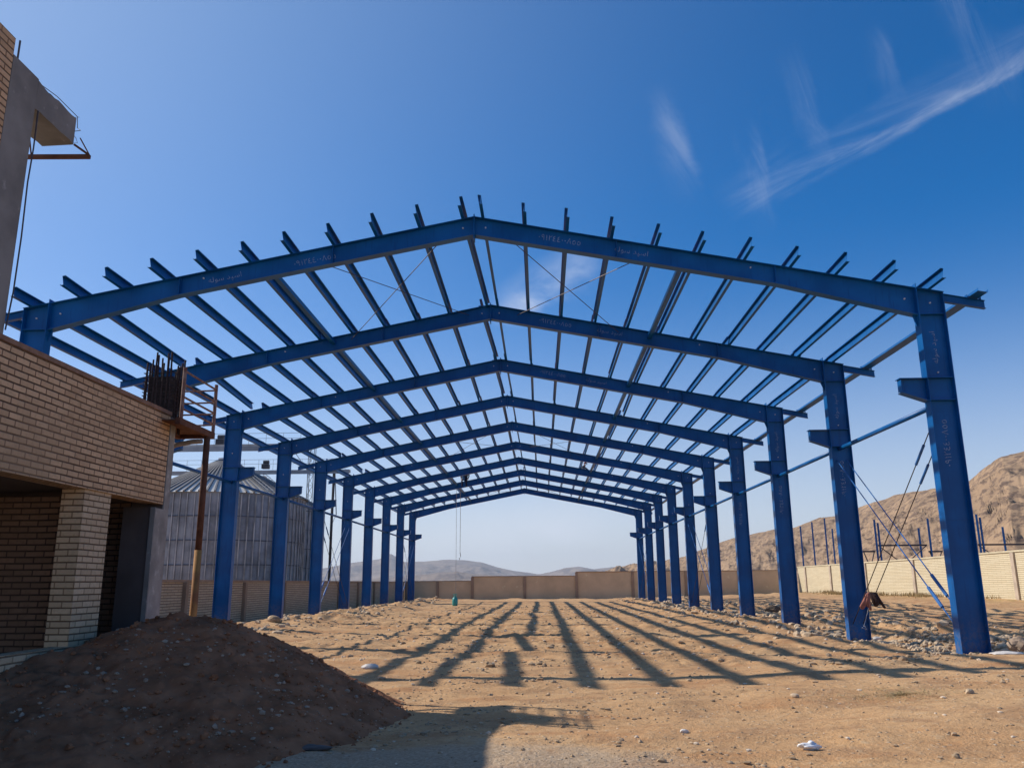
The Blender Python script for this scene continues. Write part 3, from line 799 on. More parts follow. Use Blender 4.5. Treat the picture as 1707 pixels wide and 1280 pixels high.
# ------------------------------------------------------------------ half-built steel beyond the right wall
posts = [(1334, 877, 95, 'plain'), (1353, 870, 95, 'plain'), (1374, 864, 95, 'plain'), (1387, 881, 95, 'plain'), (1457, 866, 75, 'double'), (1531, 880, 78, 'plain'), (1546, 864, 75, 'plain'), (1627, 857, 75, 'double'), (1671, 878, 80, 'plain')]
names = ['leftmost of the four slim blue posts beyond the cream wall', 'second from the left of the four slim blue posts beyond the cream wall', 'third from the left of the four slim blue posts beyond the cream wall, the tallest', 'rightmost and shortest of the four slim blue posts beyond the cream wall', 'paired blue post seen between the crossed brace rods, at the left end of the truss', 'shorter blue post at the right end of the truss beyond the cream wall', 'taller blue post at the right end of the truss beyond the cream wall', 'paired blue post just right of the nearest big column', 'lone blue post standing furthest right beyond the cream wall']
for (px2, py2, yy, kd), lb in zip(posts, names):
    u_, v_ = uv(px2, py2); x = u_*yy; zt_ = CZ+v_*yy
    r_ = tag(empty('steel_post', (x, yy, .3)), lb, 'post', 'blue posts of the second structure beyond the right wall')
    m = MB()
    for dx in ((0,) if kd == 'plain' else (0, .28)):
        m.box(x+dx-.06, x+dx+.06, yy-.08, yy-.068, -.2, zt_-dx).box(x+dx-.06, x+dx+.06, yy+.068, yy+.08, -.2, zt_-dx).box(x+dx-.006, x+dx+.006, yy-.0675, yy+.0675, -.2, zt_-dx)
    m.build('shaft', BLUE, r_)
    MB().box(x-.22, x+.22+(.28 if kd != 'plain' else 0), yy-.22, yy+.22, .30, .42).build('base_plate', BLUE, r_)
def truss(pa, pb, yy, dz, label):
    ua, va = uv(*pa); ub, vb = uv(*pb)
    A = Vector((ua*yy, yy, CZ+va*yy)); B = Vector((ub*yy, yy, CZ+vb*yy)); B.z = A.z
    r_ = tag(empty('steel_truss', A.lerp(B, .5)), label, 'truss', 'dark beams of the second structure beyond the right wall')
    MB().bar(A, B, .12, .14).build('top_chord', simple('dark_primer', (.05, .045, .06), .7, 0, .3, 3), r_)
    L_ = (B-A).length
    for p, s in ((A, 1), (B, -1)):
        d = (B-A).normalized()*s
        MB().bar(p+d*.1+Vector((0, .0, -.08)), p+d*min(1.6, L_*.4)+Vector((0, 0, -dz)), .07, .07).build('knee_brace', bpy.data.materials['dark_primer'], r_)
truss((1438, 919), (1459, 919), 75, 1.1, 'short dark beam left of the paired post beyond the cream wall')
truss((1464, 909), (1545, 909), 75, 1.3, 'dark truss beam spanning between two blue posts beyond the cream wall')
truss((1548, 919), (1571, 919), 75, 1.1, 'short dark beam behind the nearest big column')
truss((1630, 907.7), (1760, 907), 75, 1.2, 'long dark beam running off to the right edge above the cream wall')

# ------------------------------------------------------------------ soil heap
def heap_h(x, y):
    def cone(cx, cy, h, rx, ry, p=1.15):
        r = np.sqrt(((x-cx)/rx)**2 + ((y-cy)/ry)**2); return h*(1-np.minimum(r, 1.6)**p)
    parts = [cone(-4.35, 10.1, 1.14, 2.75, 2.9, 1.2), cone(-3.85, 10.0, 1.05, 1.88, 2.5, 1.3), cone(-5.1, 8.9, .80, 2.6, 2.6, 1.2), cone(-3.2, 8.6, .40, 1.35, 1.7, 1.3)]
    k = 14.0
    s = np.log(sum(np.exp(k*p_) for p_ in parts))/k
    s = s + .08*fbm(x*1.3, y*1.3, 3, 51) + (.03*fbm(x*8, y*8, 3, 54) + .05*np.abs(fbm(x*3.2, y*3.2, 3, 58)) + .022*sst(.15, .3, fbm(x*11, y*11, 2, 61)))*sst(-.15, .25, s)
    return s - .03
hx = np.arange(-7.6, .2, .03); hy = np.arange(5.6, 13.2, .03)
HX, HY = np.meshgrid(hx, hy); HZ = heap_h(HX, HY)
tz = terrain(HX, HY)
ZZ = np.maximum(HZ, -.25+tz)
V = np.stack([HX, HY, np.where(HZ > -.2, HZ, -.3)], -1).reshape(-1, 3); n1 = len(hx)
i = (np.arange(len(hy)-1)[:, None]*n1 + np.arange(n1-1)[None]).ravel()
F = np.stack([i, i+1, i+1+n1, i+n1], 1)
hz = V[:, 2][F].max(1); inside = (hz > -.22) & ~((V[:, 0][F].min(1) < AX-.02) & (V[:, 2][F].max(1) < .5))
F = F[inside]
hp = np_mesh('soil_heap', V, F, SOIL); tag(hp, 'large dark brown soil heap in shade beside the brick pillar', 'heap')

# ------------------------------------------------------------------ stones
def ico(sub):
    bm = bmesh.new(); bmesh.ops.create_icosphere(bm, subdivisions=sub, radius=1)
    v = np.array([p.co[:] for p in bm.verts]); f = np.array([[q.index for q in p.verts] for p in bm.faces]); bm.free(); return v, f
I1, I2 = ico(1), ico(2)
def stones(name, P, S, mat, tpl, seed, flat=.6):
    v, f = tpl; n = len(P); r = np.random.default_rng(seed)
    jit = 1 + r.uniform(-.28, .28, (n, len(v)))
    ax = r.uniform(.6, 1.25, (n, 3)); ax[:, 2] *= flat
    an = r.uniform(0, 6.28, n); ca, sa = np.cos(an), np.sin(an)
    q = v[None]*jit[..., None]*ax[:, None]*S[:, None, None]
    x = q[..., 0]*ca[:, None]-q[..., 1]*sa[:, None]; y = q[..., 0]*sa[:, None]+q[..., 1]*ca[:, None]
    q = np.stack([x, y, q[..., 2]], -1) + P[:, None]
    F_ = f[None] + (np.arange(n)*len(v))[:, None, None]
    return np_mesh(name, q.reshape(-1, 3), F_.reshape(-1, 3), mat, smooth=False)
def scatter(n, xr, yr, s0, s1, dens=None, pw=2.5):
    x = rng.uniform(*xr, n); y = yr[0] + (yr[1]-yr[0])*rng.uniform(0, 1, n)**1.3
    if dens is not None:
        k = rng.uniform(0, 1, n) < dens(x, y); x, y = x[k], y[k]
    s = s0 + (s1-s0)*rng.uniform(0, 1, len(x))**pw
    z = terrain(x, y) + s*.18
    return np.stack([x, y, z], -1), s
clump = lambda x, y: np.clip(sst(.0, .5, fbm(x*.6, y*.6, 3, 77))+.10, 0, 1)
P1, S1 = scatter(14000, (-2.5, 12), (5.5, 22), .008, .035, clump, 3)
P2, S2 = scatter(16000, (-10, 16), (13, 58), .015, .085, clump, 3.6)
rub = lambda x, y: np.clip(np.exp(-((x+9.8)/1.3)**2)*(y > 26) + np.exp(-((x-7.6)/1.0)**2)*(y > 23) + .8*np.exp(-((x-10.6)/1.8)**2), 0, 1)*.9
P3, S3 = scatter(12000, (-12, 15), (17, 80), .03, .17, rub, 3.2)
P4 = None
n4 = 2600; x4 = rng.uniform(8.1, 10.6, n4); y4 = rng.uniform(17.1, 24, n4)
s4 = .025+.05*rng.uniform(0, 1, n4)**2; P4 = np.stack([x4, y4, terrain(x4, y4)+s4*.4], -1)
allP = np.concatenate([P1, P2]); allS = np.concatenate([S1, S2])
o = stones('gravel', allP, allS, STONEG, I1, 3); tag(o, 'loose gravel and small stones scattered over the earth', kind='stuff')
o = stones('rubble', np.concatenate([P3, P4]), np.concatenate([S3, s4]), STONE, I1, 5, .7); tag(o, 'broken rubble banked along the column feet', kind='stuff')
n6 = 2600; x6 = rng.uniform(-7, 13, n6); y6 = 6 + 44*rng.uniform(0, 1, n6)**1.2; s6 = .007 + (.012+.0016*y6)*rng.uniform(0, 1, n6)**4
o = stones('stone_chips', np.stack([x6, y6, terrain(x6, y6)+s6*.2], -1), s6, CHALK0, I1, 15); tag(o, 'pale limestone chips scattered over the earth', kind='stuff')
nc = 1300; xc = rng.uniform(-6.2, -1.4, nc); yc = rng.uniform(7.0, 11.0, nc); sc_ = .010+.030*rng.uniform(0, 1, nc)**5
zc = heap_h(xc, yc); k = (zc > terrain(xc, yc)-.05)
zc = np.maximum(zc, terrain(xc, yc))
o = stones('soil_clods', np.stack([xc, yc, zc+sc_*.25], -1)[k], sc_[k], SOIL, I2, 18, .8); tag(o, 'loose dark clods on and around the soil heap', kind='stuff')
n5 = 1100; x5 = rng.uniform(-5.0, -1.6, n5); y5 = rng.uniform(7.2, 10.4, n5); s5 = .006+.034*rng.uniform(0, 1, n5)**6
z5 = heap_h(x5, y5); k = (z5 > terrain(x5, y5)+.02) & (fbm(x5*1.2, y5*1.2, 2, 66) > -.05)
o = stones('heap_stones', np.stack([x5, y5, z5+s5*.2], -1)[k], s5[k], STONED, I1, 8); tag(o, 'small grey stones embedded in the dark soil heap', kind='stuff')

def stone_thing(px2, py2, s, label, mat=STONE, flat=.6, seed=1, onheap=False, name='stone', cat='stone', elong=1.0):
    u_, v_ = uv(px2, py2)
    y = -CZ/v_ if v_ < 0 else 60
    for _ in range(12):
        x = u_*y; h = float(heap_h(np.array(x), np.array(y))) if onheap else float(terrain(x, y)); y = (h-CZ)/v_
    x = u_*y
    v, f = ico(3) if s > .15 else I2; r = np.random.default_rng(seed)
    d = 1 + .35*np.array([float(fbm(np.array(p[0]*1.3+seed), np.array(p[1]*1.3+p[2]), 4, seed)) for p in v]) + r.uniform(-.09, .09, len(v))*(1 if len(v) < 100 else .4)
    q = v*d[:, None]*s*np.array([1.2*elong, .9, flat])
    an = r.uniform(-.4, .4); q = np.stack([q[:, 0]*math.cos(an)-q[:, 1]*math.sin(an), q[:, 0]*math.sin(an)+q[:, 1]*math.cos(an), q[:, 2]], -1)
    o = np_mesh(name, q, f, mat, smooth=False); o.location = (x, y, h + s*flat*.55); return tag(o, label, cat)
CHALK = simple('white_lime_lump', (.72, .66, .60), .9, 0, .2, 8, .4)
stone_thing(616, 1114, .12, 'pale block-shaped stone in the sun right of the soil heap edge', CHALK, .45, 3, elong=1.25)
stone_thing(420, 1256, .095, 'grey-green stone at the foot of the soil heap, bottom of the picture', STONED, .75, 4, True)
stone_thing(1325, 1162, .045, 'rounded pale stone in the middle of the sunny forecourt', STONE, .7, 5)
stone_thing(1440, 1066, .16, 'rounded pinkish stone touching the foot of the second right column', simple('pink_stone', (.58, .40, .30), .9, 0, .3, 6), .7, 6)
stone_thing(1462, 1067, .12, 'small white stone beside the second right column', CHALK, .6, 7)
stone_thing(1617, 1155, .05, 'small ochre stone on open ground at the far right', STONE, .7, 8)
stone_thing(1141, 1221, .035, 'small white stone with a sharp shadow near the bottom centre', CHALK, .7, 9)
stone_thing(1684, 1076, .21, 'large ochre boulder right of the nearest blue column', simple('ochre_rock', (.46, .31, .15), .9, 0, .45, 5, .5), .8, 10)
stone_thing(1660, 1074, .19, 'pale upright rock against the nearest blue column foot', STONE, 1.1, 11)
stone_thing(1702, 1084, .2, 'grey rock at the right picture edge beyond the boulder', STONED, .8, 12)
stone_thing(1680, 1090, .20, 'flat white mortar slab at the nearest column foot', CHALK, .16, 13, elong=1.3)
stone_thing(1552, 1093, .17, 'white splash of lime between the two nearest right columns', simple('bright_lime', (.82, .80, .78), .9, 0, .1, 8), .07, 14, name='lime_patch', cat='lime', elong=1.3)
stone_thing(1288, 1024, .30, 'dark cracked clod between the third and second right columns', simple('dark_clod', (.16, .11, .07), .95, 0, .4, 6), .9, 15, name='clod', cat='clod')
stone_thing(456, 1037, .24, 'jagged brown rock left of centre at the rubble bank', STONEG, .7, 16)
stone_thing(590, 1010, .22, 'brown rock on the rubble bank beside the left columns', STONEG, .8, 18)

# crumpled white bag
u_, v_ = uv(1352, 1246); y = -(CZ-.02)/v_; x = u_*y
v, f = ico(3); r = np.random.default_rng(4)
d = 1+.8*np.array([float(fbm(np.array(p[0]*2.2+5), np.array(p[1]*2.2+p[2]*2), 4, 71)) for p in v])
q = v*d[:, None]*np.array([.072, .045, .04]); q[:, 0] += np.where(q[:, 0] < -.035, -.025, 0)
bag = np_mesh('plastic_bag', q, f, simple('white_plastic', (.80, .82, .86), .4, 0, .08, 9), smooth=True); bag.location = (x, y, float(terrain(x, y))+.035)
tag(bag, 'crumpled white plastic bag lying on the sunny ground', 'bag')
# dark sack at the edge of the heap
u_, v_ = uv(512, 1246); y = -(CZ-.03)/v_; x = u_*y
q = v*(1+.4*np.array([float(fbm(np.array(p[0]*1.7+9), np.array(p[1]*1.7+p[2]), 3, 73)) for p in v]))[:, None]*np.array([.20, .10, .022])
sk = np_mesh('flattened_sack', q, f, simple('dark_sack', (.11, .095, .09), .8, 0, .4, 5), smooth=True); sk.location = (x, y, float(terrain(x, y))+.018)
tag(sk, 'flattened dark sack on the gravel at the foot of the heap', 'sack')

# ------------------------------------------------------------------ jacket on the brace rods
jk = tag(empty('hung_jacket', (8.25, 22.2, .8)), 'brown and pink jacket hung over the brace rods at the second right column', 'jacket')
def rodpt(x, yy): 
    a, b = FY[0]+.02, FY[1]-.02; t_ = (yy-a)/(b-a); return Vector((x, yy, 4.75+(.35-4.75)*t_))
def cloth(pts_top, pts_bot, mat, name, puff=.05, seed=3):
    n = 16; m_ = 10; V_ = []; F_ = []
    r = random.Random(seed)
    for side in (-1, 1):
        for j_ in range(m_):
            t_ = j_/(m_-1)
            for k_ in range(n):
                s_ = k_/(n-1)
                a = Vector(pts_top[0]).lerp(Vector(pts_top[1]), s_); b = Vector(pts_bot[0]).lerp(Vector(pts_bot[1]), s_)
                p = a.lerp(b, t_); fold = .022*math.sin(s_*17+seed+t_*2)*t_
                p.y += side*(puff*math.sin(t_*math.pi*.85+.12)*math.sin(s_*math.pi)**.5 + .006) + fold
                p.z += .05*math.sin(s_*9+seed)*t_*t_
                V_.append(p)
    for sd in range(2):
        o_ = sd*n*m_
        for j_ in range(m_-1):
            for k_ in range(n-1):
                q_ = (o_+j_*n+k_, o_+j_*n+k_+1, o_+(j_+1)*n+k_+1, o_+(j_+1)*n+k_); F_.append(q_)
    m = MB(); m.add(V_, F_)
    for j_ in range(m_-1):
        for k_ in (0, n-1): F2 = (j_*n+k_, (j_+1)*n+k_, (j_+1)*n+k_+n*m_, j_*n+k_+n*m_); m.f.append(F2)
    for k_ in range(n-1):
        for j_ in (0, m_-1): m.f.append((j_*n+k_, j_*n+k_+1, j_*n+k_+1+n*m_, j_*n+k_+n*m_))
    return m.build(name, mat, jk, smooth=True)
yj = 22.0
cloth(((8.26, yj, 1.17), (8.46, yj-.05, 1.15)), ((8.36, yj, .86), (8.66, yj-.05, .80)), simple('dark_brown_cloth', (.045, .022, .022), .95, 0, .3, 10, .4), 'jacket_body', .10, 3)
cloth(((8.18, yj-.1, 1.13), (8.27, yj-.1, 1.17)), ((7.98, yj-.1, .80), (8.28, yj-.1, .76)), simple('faded_pink_cloth', (.42, .16, .12), .95, 0, .35, 10, .4), 'lining', .05, 9)
MB().tube([(8.25, yj-.05, .86), (8.18, yj, .6), (8.08, yj+.02, .32)], .009, 5).tube([(8.03, yj, .30), (8.15, yj, .25), (8.10, yj, .34)], .012, 5).build('dangling_strap', simple('grey_strap', (.35, .38, .45), .8, 0, .2, 5), jk)

# ------------------------------------------------------------------ riggers' ropes and bottle
def rope(px2, ya, ztop, zbot, label, yy, r_=.012, hook=False):
    u_, _ = uv(px2, ya); x = u_*yy
    root = tag(empty('hoist_rope', (x, yy, zbot)), label, 'rope', 'ropes hanging from the far roof frames')
    MB().tube([(x, yy, ztop), (x+.01, yy, (ztop+zbot)/2), (x, yy, zbot)], r_, 5).build('rope_line', simple('pale_rope', (.30, .28, .27), .9, 0, .2, 5), root)
    if hook:
        MB().tube([(x, yy, zbot), (x+.05, yy, zbot-.25), (x-.04, yy, zbot-.5), (x-.06, yy, zbot-.38)], .022, 6).build('hook', ROD, root)
    return x
yr = 60.5
rope(759.5, 1000, 8.55, .30, 'long pale rope reaching down to the teal bottle', yr, .012)
rope(767, 900, 8.5, 3.6, 'shorter rope with a hook at its end right of the long one', yr, .016, True)
u_, v_ = uv(758.5, 1008); xb = u_*yr; zb_ = float(terrain(xb, yr))
bt = tag(empty('gas_bottle', (xb, yr, zb_)), 'teal gas bottle standing on the ground under the long rope', 'gas bottle')
prof_ = [(.0, .0), (.14, .0), (.19, .06), (.2, .2), (.2, .42), (.17, .54), (.09, .62), (.07, .66), (.0, .66)]
vs = []; fs = []; n = 18
for r0_, z0_ in prof_:
    for k in range(n): vs.append((xb+r0_*math.cos(2*math.pi*k/n), yr+r0_*math.sin(2*math.pi*k/n), zb_+z0_))
for l in range(len(prof_)-1):
    for k in range(n): k2 = (k+1) % n; fs.append((l*n+k, l*n+k2, (l+1)*n+k2, (l+1)*n+k))
mm = MB(); mm.add(vs, fs); mm.build('cylinder_body', simple('teal_paint', (.03, .33, .32), .5, 0, .2, 4), bt, smooth=True)
m = MB()
for k in range(4):
    a = k*math.pi/2+.4; m.tube([(xb+.12*math.cos(a), yr+.12*math.sin(a), zb_+.58), (xb+.13*math.cos(a), yr+.13*math.sin(a), zb_+.82)], .014, 5)
m.tube([(xb+.13*math.cos(q*.393), yr+.13*math.sin(q*.393), zb_+.82) for q in range(17)], .018, 5); m.tube([(xb, yr, zb_+.62), (xb, yr, zb_+.74)], .03, 6)
m.build('valve_guard', bpy.data.materials['teal_paint'], bt)

# ------------------------------------------------------------------ two riggers on the far roof
SKIN = simple('sunned_skin', (.42, .22, .15), .6, 0, .15, 8)
def person(label, loc, joints, edges, radii, cloth_mat, cap_mat, yaw=0, hands=(), shirt=None):
    """joints: dict name->xyz; one continuous skinned body"""
    names_ = list(joints); idx = {n_: k_ for k_, n_ in enumerate(names_)}
    me = bpy.data.meshes.new('person'); me.from_pydata([joints[n_] for n_ in names_], [(idx[a], idx[b]) for a, b in edges], [])
    o = bpy.data.objects.new('person', me); COL.objects.link(o)
    md = o.modifiers.new('skin', 'SKIN')
    for k_, n_ in enumerate(names_):
        r_ = radii[n_]; me.skin_vertices[0].data[k_].radius = (r_, r_)
    me.skin_vertices[0].data[idx['pelvis']].use_root = True
    s = o.modifiers.new('sub', 'SUBSURF'); s.levels = 2; s.render_levels = 2
    dg = bpy.context.evaluated_depsgraph_get(); m2 = bpy.data.meshes.new_from_object(o.evaluated_get(dg))
    o.modifiers.clear(); o.data = m2
    m2.materials.clear(); m2.materials.append(cloth_mat); m2.materials.append(SKIN)
    if shirt: m2.materials.append(shirt)
    hd = Vector(joints['head'])
    hp_ = [Vector(joints[h]) for h in ('handL', 'handR') if h in joints]
    pel = Vector(joints['pelvis']); chest = Vector(joints['chest'])
    for p in m2.polygons:
        p.use_smooth = True
        c = p.center
        if (c-hd).length < .15 or any((c-h).length < .085 for h in hp_): p.material_index = 1
        elif shirt and ((c-chest).length < .42 and (c-pel).length > .16): p.material_index = 2
    o.location = loc; o.rotation_euler = (0, 0, yaw)
    tag(o, label, 'person')
    # cap and face
    cp_ = MB(); vs = []; fs = []
    for l in range(5):
        a = l/4*math.pi/2
        for k in range(14): b = 2*math.pi*k/14; vs.append((hd.x+.118*math.cos(a)*math.cos(b), hd.y+.125*math.cos(a)*math.sin(b), hd.z+.03+.115*math.sin(a)))
    for l in range(4):
        for k in range(14): k2 = (k+1) % 14; fs.append((l*14+k, l*14+k2, (l+1)*14+k2, (l+1)*14+k))
    cp_.add(vs, fs); cp_.box(hd.x-.07, hd.x+.07, hd.y-.19, hd.y-.10, hd.z+.03, hd.z+.045)
    q = cp_.build('cap', cap_mat, None, smooth=True); q.parent = o; q.location = (0, 0, 0)
    fc = MB().tube([(hd.x, hd.y-.10, hd.z), (hd.x, hd.y-.135, hd.z-.03)], .016, 6).box(hd.x-.03, hd.x+.03, hd.y-.118, hd.y-.10, hd.z-.07, hd.z-.058)
    q = fc.build('nose_and_mouth', SKIN, None); q.parent = o
    ey = MB()
    for sx in (-.035, .035): ey.box(hd.x+sx-.012, hd.x+sx+.012, hd.y-.118, hd.y-.10, hd.z+.005, hd.z+.017)
    q = ey.build('eyes', bpy.data.materials['dark_brown_cloth'], None); q.parent = o
    # fingers
    fm = MB()
    for hn, fn in (('handL', 'foreL'), ('handR', 'foreR')):
        h = Vector(joints[hn]); d = (h-Vector(joints[fn])).normalized(); sd = d.cross(Vector((0, 1, .2))).normalized(); dn = d.cross(sd)
        for k_, l_ in enumerate((.07, .08, .075, .06)):
            b = h + sd*(-.03+.02*k_) + d*.035
            fm.tube([b, b+d*l_*.5, b+d*l_*.7+dn*l_*.35], [.010, .009, .007], 6)
        b = h - sd*.04; fm.tube([b, b-sd*.025+d*.03, b-sd*.02+d*.055], [.011, .010, .008], 6)
    q = fm.build('fingers', SKIN, None, smooth=True); q.parent = o
    return o
EDG = [('pelvis', 'waist'), ('waist', 'chest'), ('chest', 'neck'), ('neck', 'head'), ('chest', 'shL'), ('shL', 'elL'), ('elL', 'foreL'), ('foreL', 'handL'), ('chest', 'shR'), ('shR', 'elR'), ('elR', 'foreR'), ('foreR', 'handR'),
       ('pelvis', 'hipL'), ('hipL', 'knL'), ('knL', 'anL'), ('anL', 'toL'), ('pelvis', 'hipR'), ('hipR', 'knR'), ('knR', 'anR'), ('anR', 'toR')]
RAD = dict(pelvis=.13, waist=.125, chest=.15, neck=.055, head=.105, shL=.07, shR=.07, elL=.05, elR=.05, foreL=.038, foreR=.038, handL=.035, handR=.035, hipL=.09, hipR=.09, knL=.065, knR=.065, anL=.045, anR=.045, toL=.04, toR=.04)
DARKC = simple('navy_workwear', (.02, .022, .035), .9, 0, .3, 9); GREYC = simple('grey_workwear', (.10, .11, .13), .9, 0, .3, 9); PINKC = simple('washed_pink_shirt', (.42, .22, .22), .9, 0, .2, 9)
REDC = simple('dark_red_cap', (.14, .02, .025), .8, 0, .2, 9)
# crouching, facing the ridge
J1 = dict(pelvis=(0, .1, .12), waist=(0, .06, .28), chest=(0, -.06, .48), neck=(0, -.16, .60), head=(0, -.24, .70), shL=(-.19, -.06, .50), elL=(-.26, -.26, .30), foreL=(-.2, -.38, .16), handL=(-.16, -.45, .05),
          shR=(.19, -.06, .50), elR=(.28, -.26, .32), foreR=(.22, -.4, .22), handR=(.18, -.48, .14), hipL=(-.10, .08, .12), knL=(-.22, -.28, .34), anL=(-.18, -.10, -.06), toL=(-.2, -.28, -.08), hipR=(.10, .08, .12), knR=(.24, -.26, .32), anR=(.18, -.08, -.06), toR=(.2, -.26, -.08))
xx = 2.95
person('crouching rigger in dark clothes on the far right roof slope', (xx, FY[7]-1.2, roofz(xx)+.30), J1, EDG, RAD, DARKC, REDC, yaw=.9, shirt=GREYC)
# sitting astride the rafter with legs hanging, leaning over
J2 = dict(pelvis=(0, 0, .10), waist=(.02, -.04, .26), chest=(.06, -.12, .46), neck=(.1, -.2, .60), head=(.13, -.26, .71), shL=(-.12, -.12, .50), elL=(-.24, -.3, .32), foreL=(-.2, -.36, .14), handL=(-.17, -.4, .04),
          shR=(.24, -.10, .48), elR=(.36, -.28, .30), foreR=(.32, -.34, .12), handR=(.3, -.38, .0), hipL=(-.10, -.02, .08), knL=(-.15, -.36, .02), anL=(-.13, -.34, -.42), toL=(-.13, -.48, -.46), hipR=(.10, -.02, .08), knR=(.16, -.38, .0), anR=(.20, -.38, -.44), toR=(.21, -.52, -.48))
xx = -5.35
person('rigger sitting on the far left rafter with legs hanging, above the ropes', (xx, FY[7]+.05, roofz(xx)+.06), J2, EDG, RAD, DARKC, DARKC, yaw=-.2, shirt=DARKC)

# ------------------------------------------------------------------ small things: thin stake, dry weeds
st = tag(MB().tube([(11.9, 21.6, 0), (11.92, 21.6, 1.05)], .012, 5).build('steel_stake', ROD), 'thin upright steel stake right of the nearest column', 'stake')
wd = MB()
for k in range(2600):
    x = XW-.15-abs(random.gauss(0, .8)); y = random.uniform(38, 83)
    if vnoise(np.array(x*.4), np.array(y*.25), 90) < -.05: continue
    z = float(terrain(x, y)); h = random.uniform(.1, .34)
    dx, dy = random.uniform(-.1, .1), random.uniform(-.1, .1)
    wd.add([(x-.02, y, z), (x+.02, y, z), (x+dx, y+dy, z+h)], [(0, 1, 2)])
    wd.add([(x, y-.02, z), (x, y+.02, z), (x-dx, y+dy, z+h*.8)], [(0, 1, 2)])
for k in range(700):
    a_ = random.uniform(0, 6.28); r_ = abs(random.gauss(0, .45))
    x = 4.35+1.25*r_*math.cos(a_); y = 10.9+.8*r_*math.sin(a_); z = float(terrain(x, y)); h = random.uniform(.01, .05); L_ = random.uniform(.04, .16); b_ = random.uniform(0, 6.28)
    wd.add([(x, y, z+.006), (x+.006*math.sin(b_), y-.006*math.cos(b_), z+.008), (x+L_*math.cos(b_), y+L_*math.sin(b_), z+h)], [(0, 1, 2)])
o = wd.build('dry_grass', simple('straw', (.42, .31, .15), .95, 0, .3, 3)); tag(o, 'dry straw and weeds along the cream wall and on the forecourt', kind='stuff')

# ------------------------------------------------------------------ haze
hb = MB().box(-7500, 7500, -80, 7600, -12, 420).build('haze', None) if False else None
def haze():
    m = bpy.data.materials.new('thin_haze'); m.use_nodes = True; t = m.node_tree
    for n in list(t.nodes): t.nodes.remove(n)
    out = N(t, 'ShaderNodeOutputMaterial'); v = N(t, 'ShaderNodeVolumePrincipled')
    v.inputs['Color'].default_value = (.80, .88, 1, 1); v.inputs['Density'].default_value = HAZE; v.inputs['Anisotropy'].default_value = .2
    t.links.new(v.outputs[0], out.inputs['Volume'])
    o = MB().box(-7600, 7600, -90, 7700, -12, 240).build('haze', m); tag(o, 'thin bluish haze over the plain', kind='stuff')
    o.display_type = 'WIRE'; return o
HAZE = 1.0e-4
haze()

# ------------------------------------------------------------------ sun and sky
SUNV = Vector((-1.235, .43, 1)).normalized()
EL = math.asin(SUNV.z); AZ = math.atan2(SUNV.x, SUNV.y)
sun = bpy.data.lights.new('sun', 'SUN'); sun.energy = 5.0; sun.angle = math.radians(.53); sun.color = (1, .93, .82)
so = bpy.data.objects.new('sun', sun); COL.objects.link(so); so.rotation_euler = (-SUNV).to_track_quat('-Z', 'Y').to_euler(); so.location = (-30, 20, 30)
W = bpy.data.worlds.new('World'); SC.world = W; W.use_nodes = True; t = W.node_tree
bg = t.nodes['Background']
sky = N(t, 'ShaderNodeTexSky'); sky.sky_type = 'NISHITA'; sky.sun_disc = False; sky.sun_elevation = EL; sky.sun_rotation = AZ
sky.altitude = 1500; sky.air_density = 1.0; sky.dust_density = .6; sky.ozone_density = 2.0
tc = N(t, 'ShaderNodeTexCoord').outputs['Generated']
sp = N(t, 'ShaderNodeSeparateXYZ'); t.links.new(tc, sp.inputs[0])
dx_, dy_, dz_ = sp.outputs
ysafe = mth(t, 'MAXIMUM', dy_, .05)
U = mth(t, 'DIVIDE', dx_, ysafe); Vv = mth(t, 'DIVIDE', dz_, ysafe)
front = ramp(t, dy_, .1, .3)
def dirnoise(a, b, along, across, seed, detail=6, rough=.66, dist=.7):
    (u0, v0), (u1, v1) = uv(*a), uv(*b)
    L = math.hypot(u1-u0, v1-v0); cx_, sx_ = (u1-u0)/L, (v1-v0)/L
    s_ = mth(t, 'ADD', mth(t, 'MULTIPLY', U, cx_*along), mth(t, 'MULTIPLY', Vv, sx_*along))
    q_ = mth(t, 'SUBTRACT', mth(t, 'MULTIPLY', Vv, cx_*across), mth(t, 'MULTIPLY', U, sx_*across))
    cb = N(t, 'ShaderNodeCombineXYZ'); t.links.new(s_, cb.inputs[0]); t.links.new(q_, cb.inputs[1]); cb.inputs[2].default_value = seed
    return noise(t, cb.outputs[0], 1, detail, rough, dist)
NA = dirnoise((1240, 358), (1800, 50), 3.0, 22, 1.3)
NB = dirnoise((1330, 90), (1385, 240), 5.0, 20, 4.1, 5)
NC = dirnoise((0, 0), (100, 0), 5.0, 9, 7.7, 5, .62, .3)
def line_mask(a, b, w_lo, w_hi, nz, lo, hi, endfade=.12):
    """soft streak of cirrus between two directions of the sky"""
    (u0, v0), (u1, v1) = uv(*a), uv(*b)
    L = math.hypot(u1-u0, v1-v0); cx_, sx_ = (u1-u0)/L, (v1-v0)/L
    du = mth(t, 'SUBTRACT', U, u0); dv = mth(t, 'SUBTRACT', Vv, v0)
    s_ = mth(t, 'ADD', mth(t, 'MULTIPLY', du, cx_), mth(t, 'MULTIPLY', dv, sx_))
    q_ = mth(t, 'SUBTRACT', mth(t, 'MULTIPLY', dv, cx_), mth(t, 'MULTIPLY', du, sx_))
    q_ = mth(t, 'ADD', q_, mth(t, 'MULTIPLY', mth(t, 'SUBTRACT', NC, .5), min(w_lo+w_hi, .06)))
    lowm = ramp(t, q_, -w_lo, 0.0); him = ramp(t, q_, w_hi, 0.0)
    ends = mth(t, 'MULTIPLY', ramp(t, s_, -endfade*L, endfade*L), ramp(t, s_, L*(1+endfade), L*(1-endfade)))
    return mth(t, 'MULTIPLY', mth(t, 'MULTIPLY', lowm, him), mth(t, 'MULTIPLY', ends, ramp(t, nz, lo, hi)))
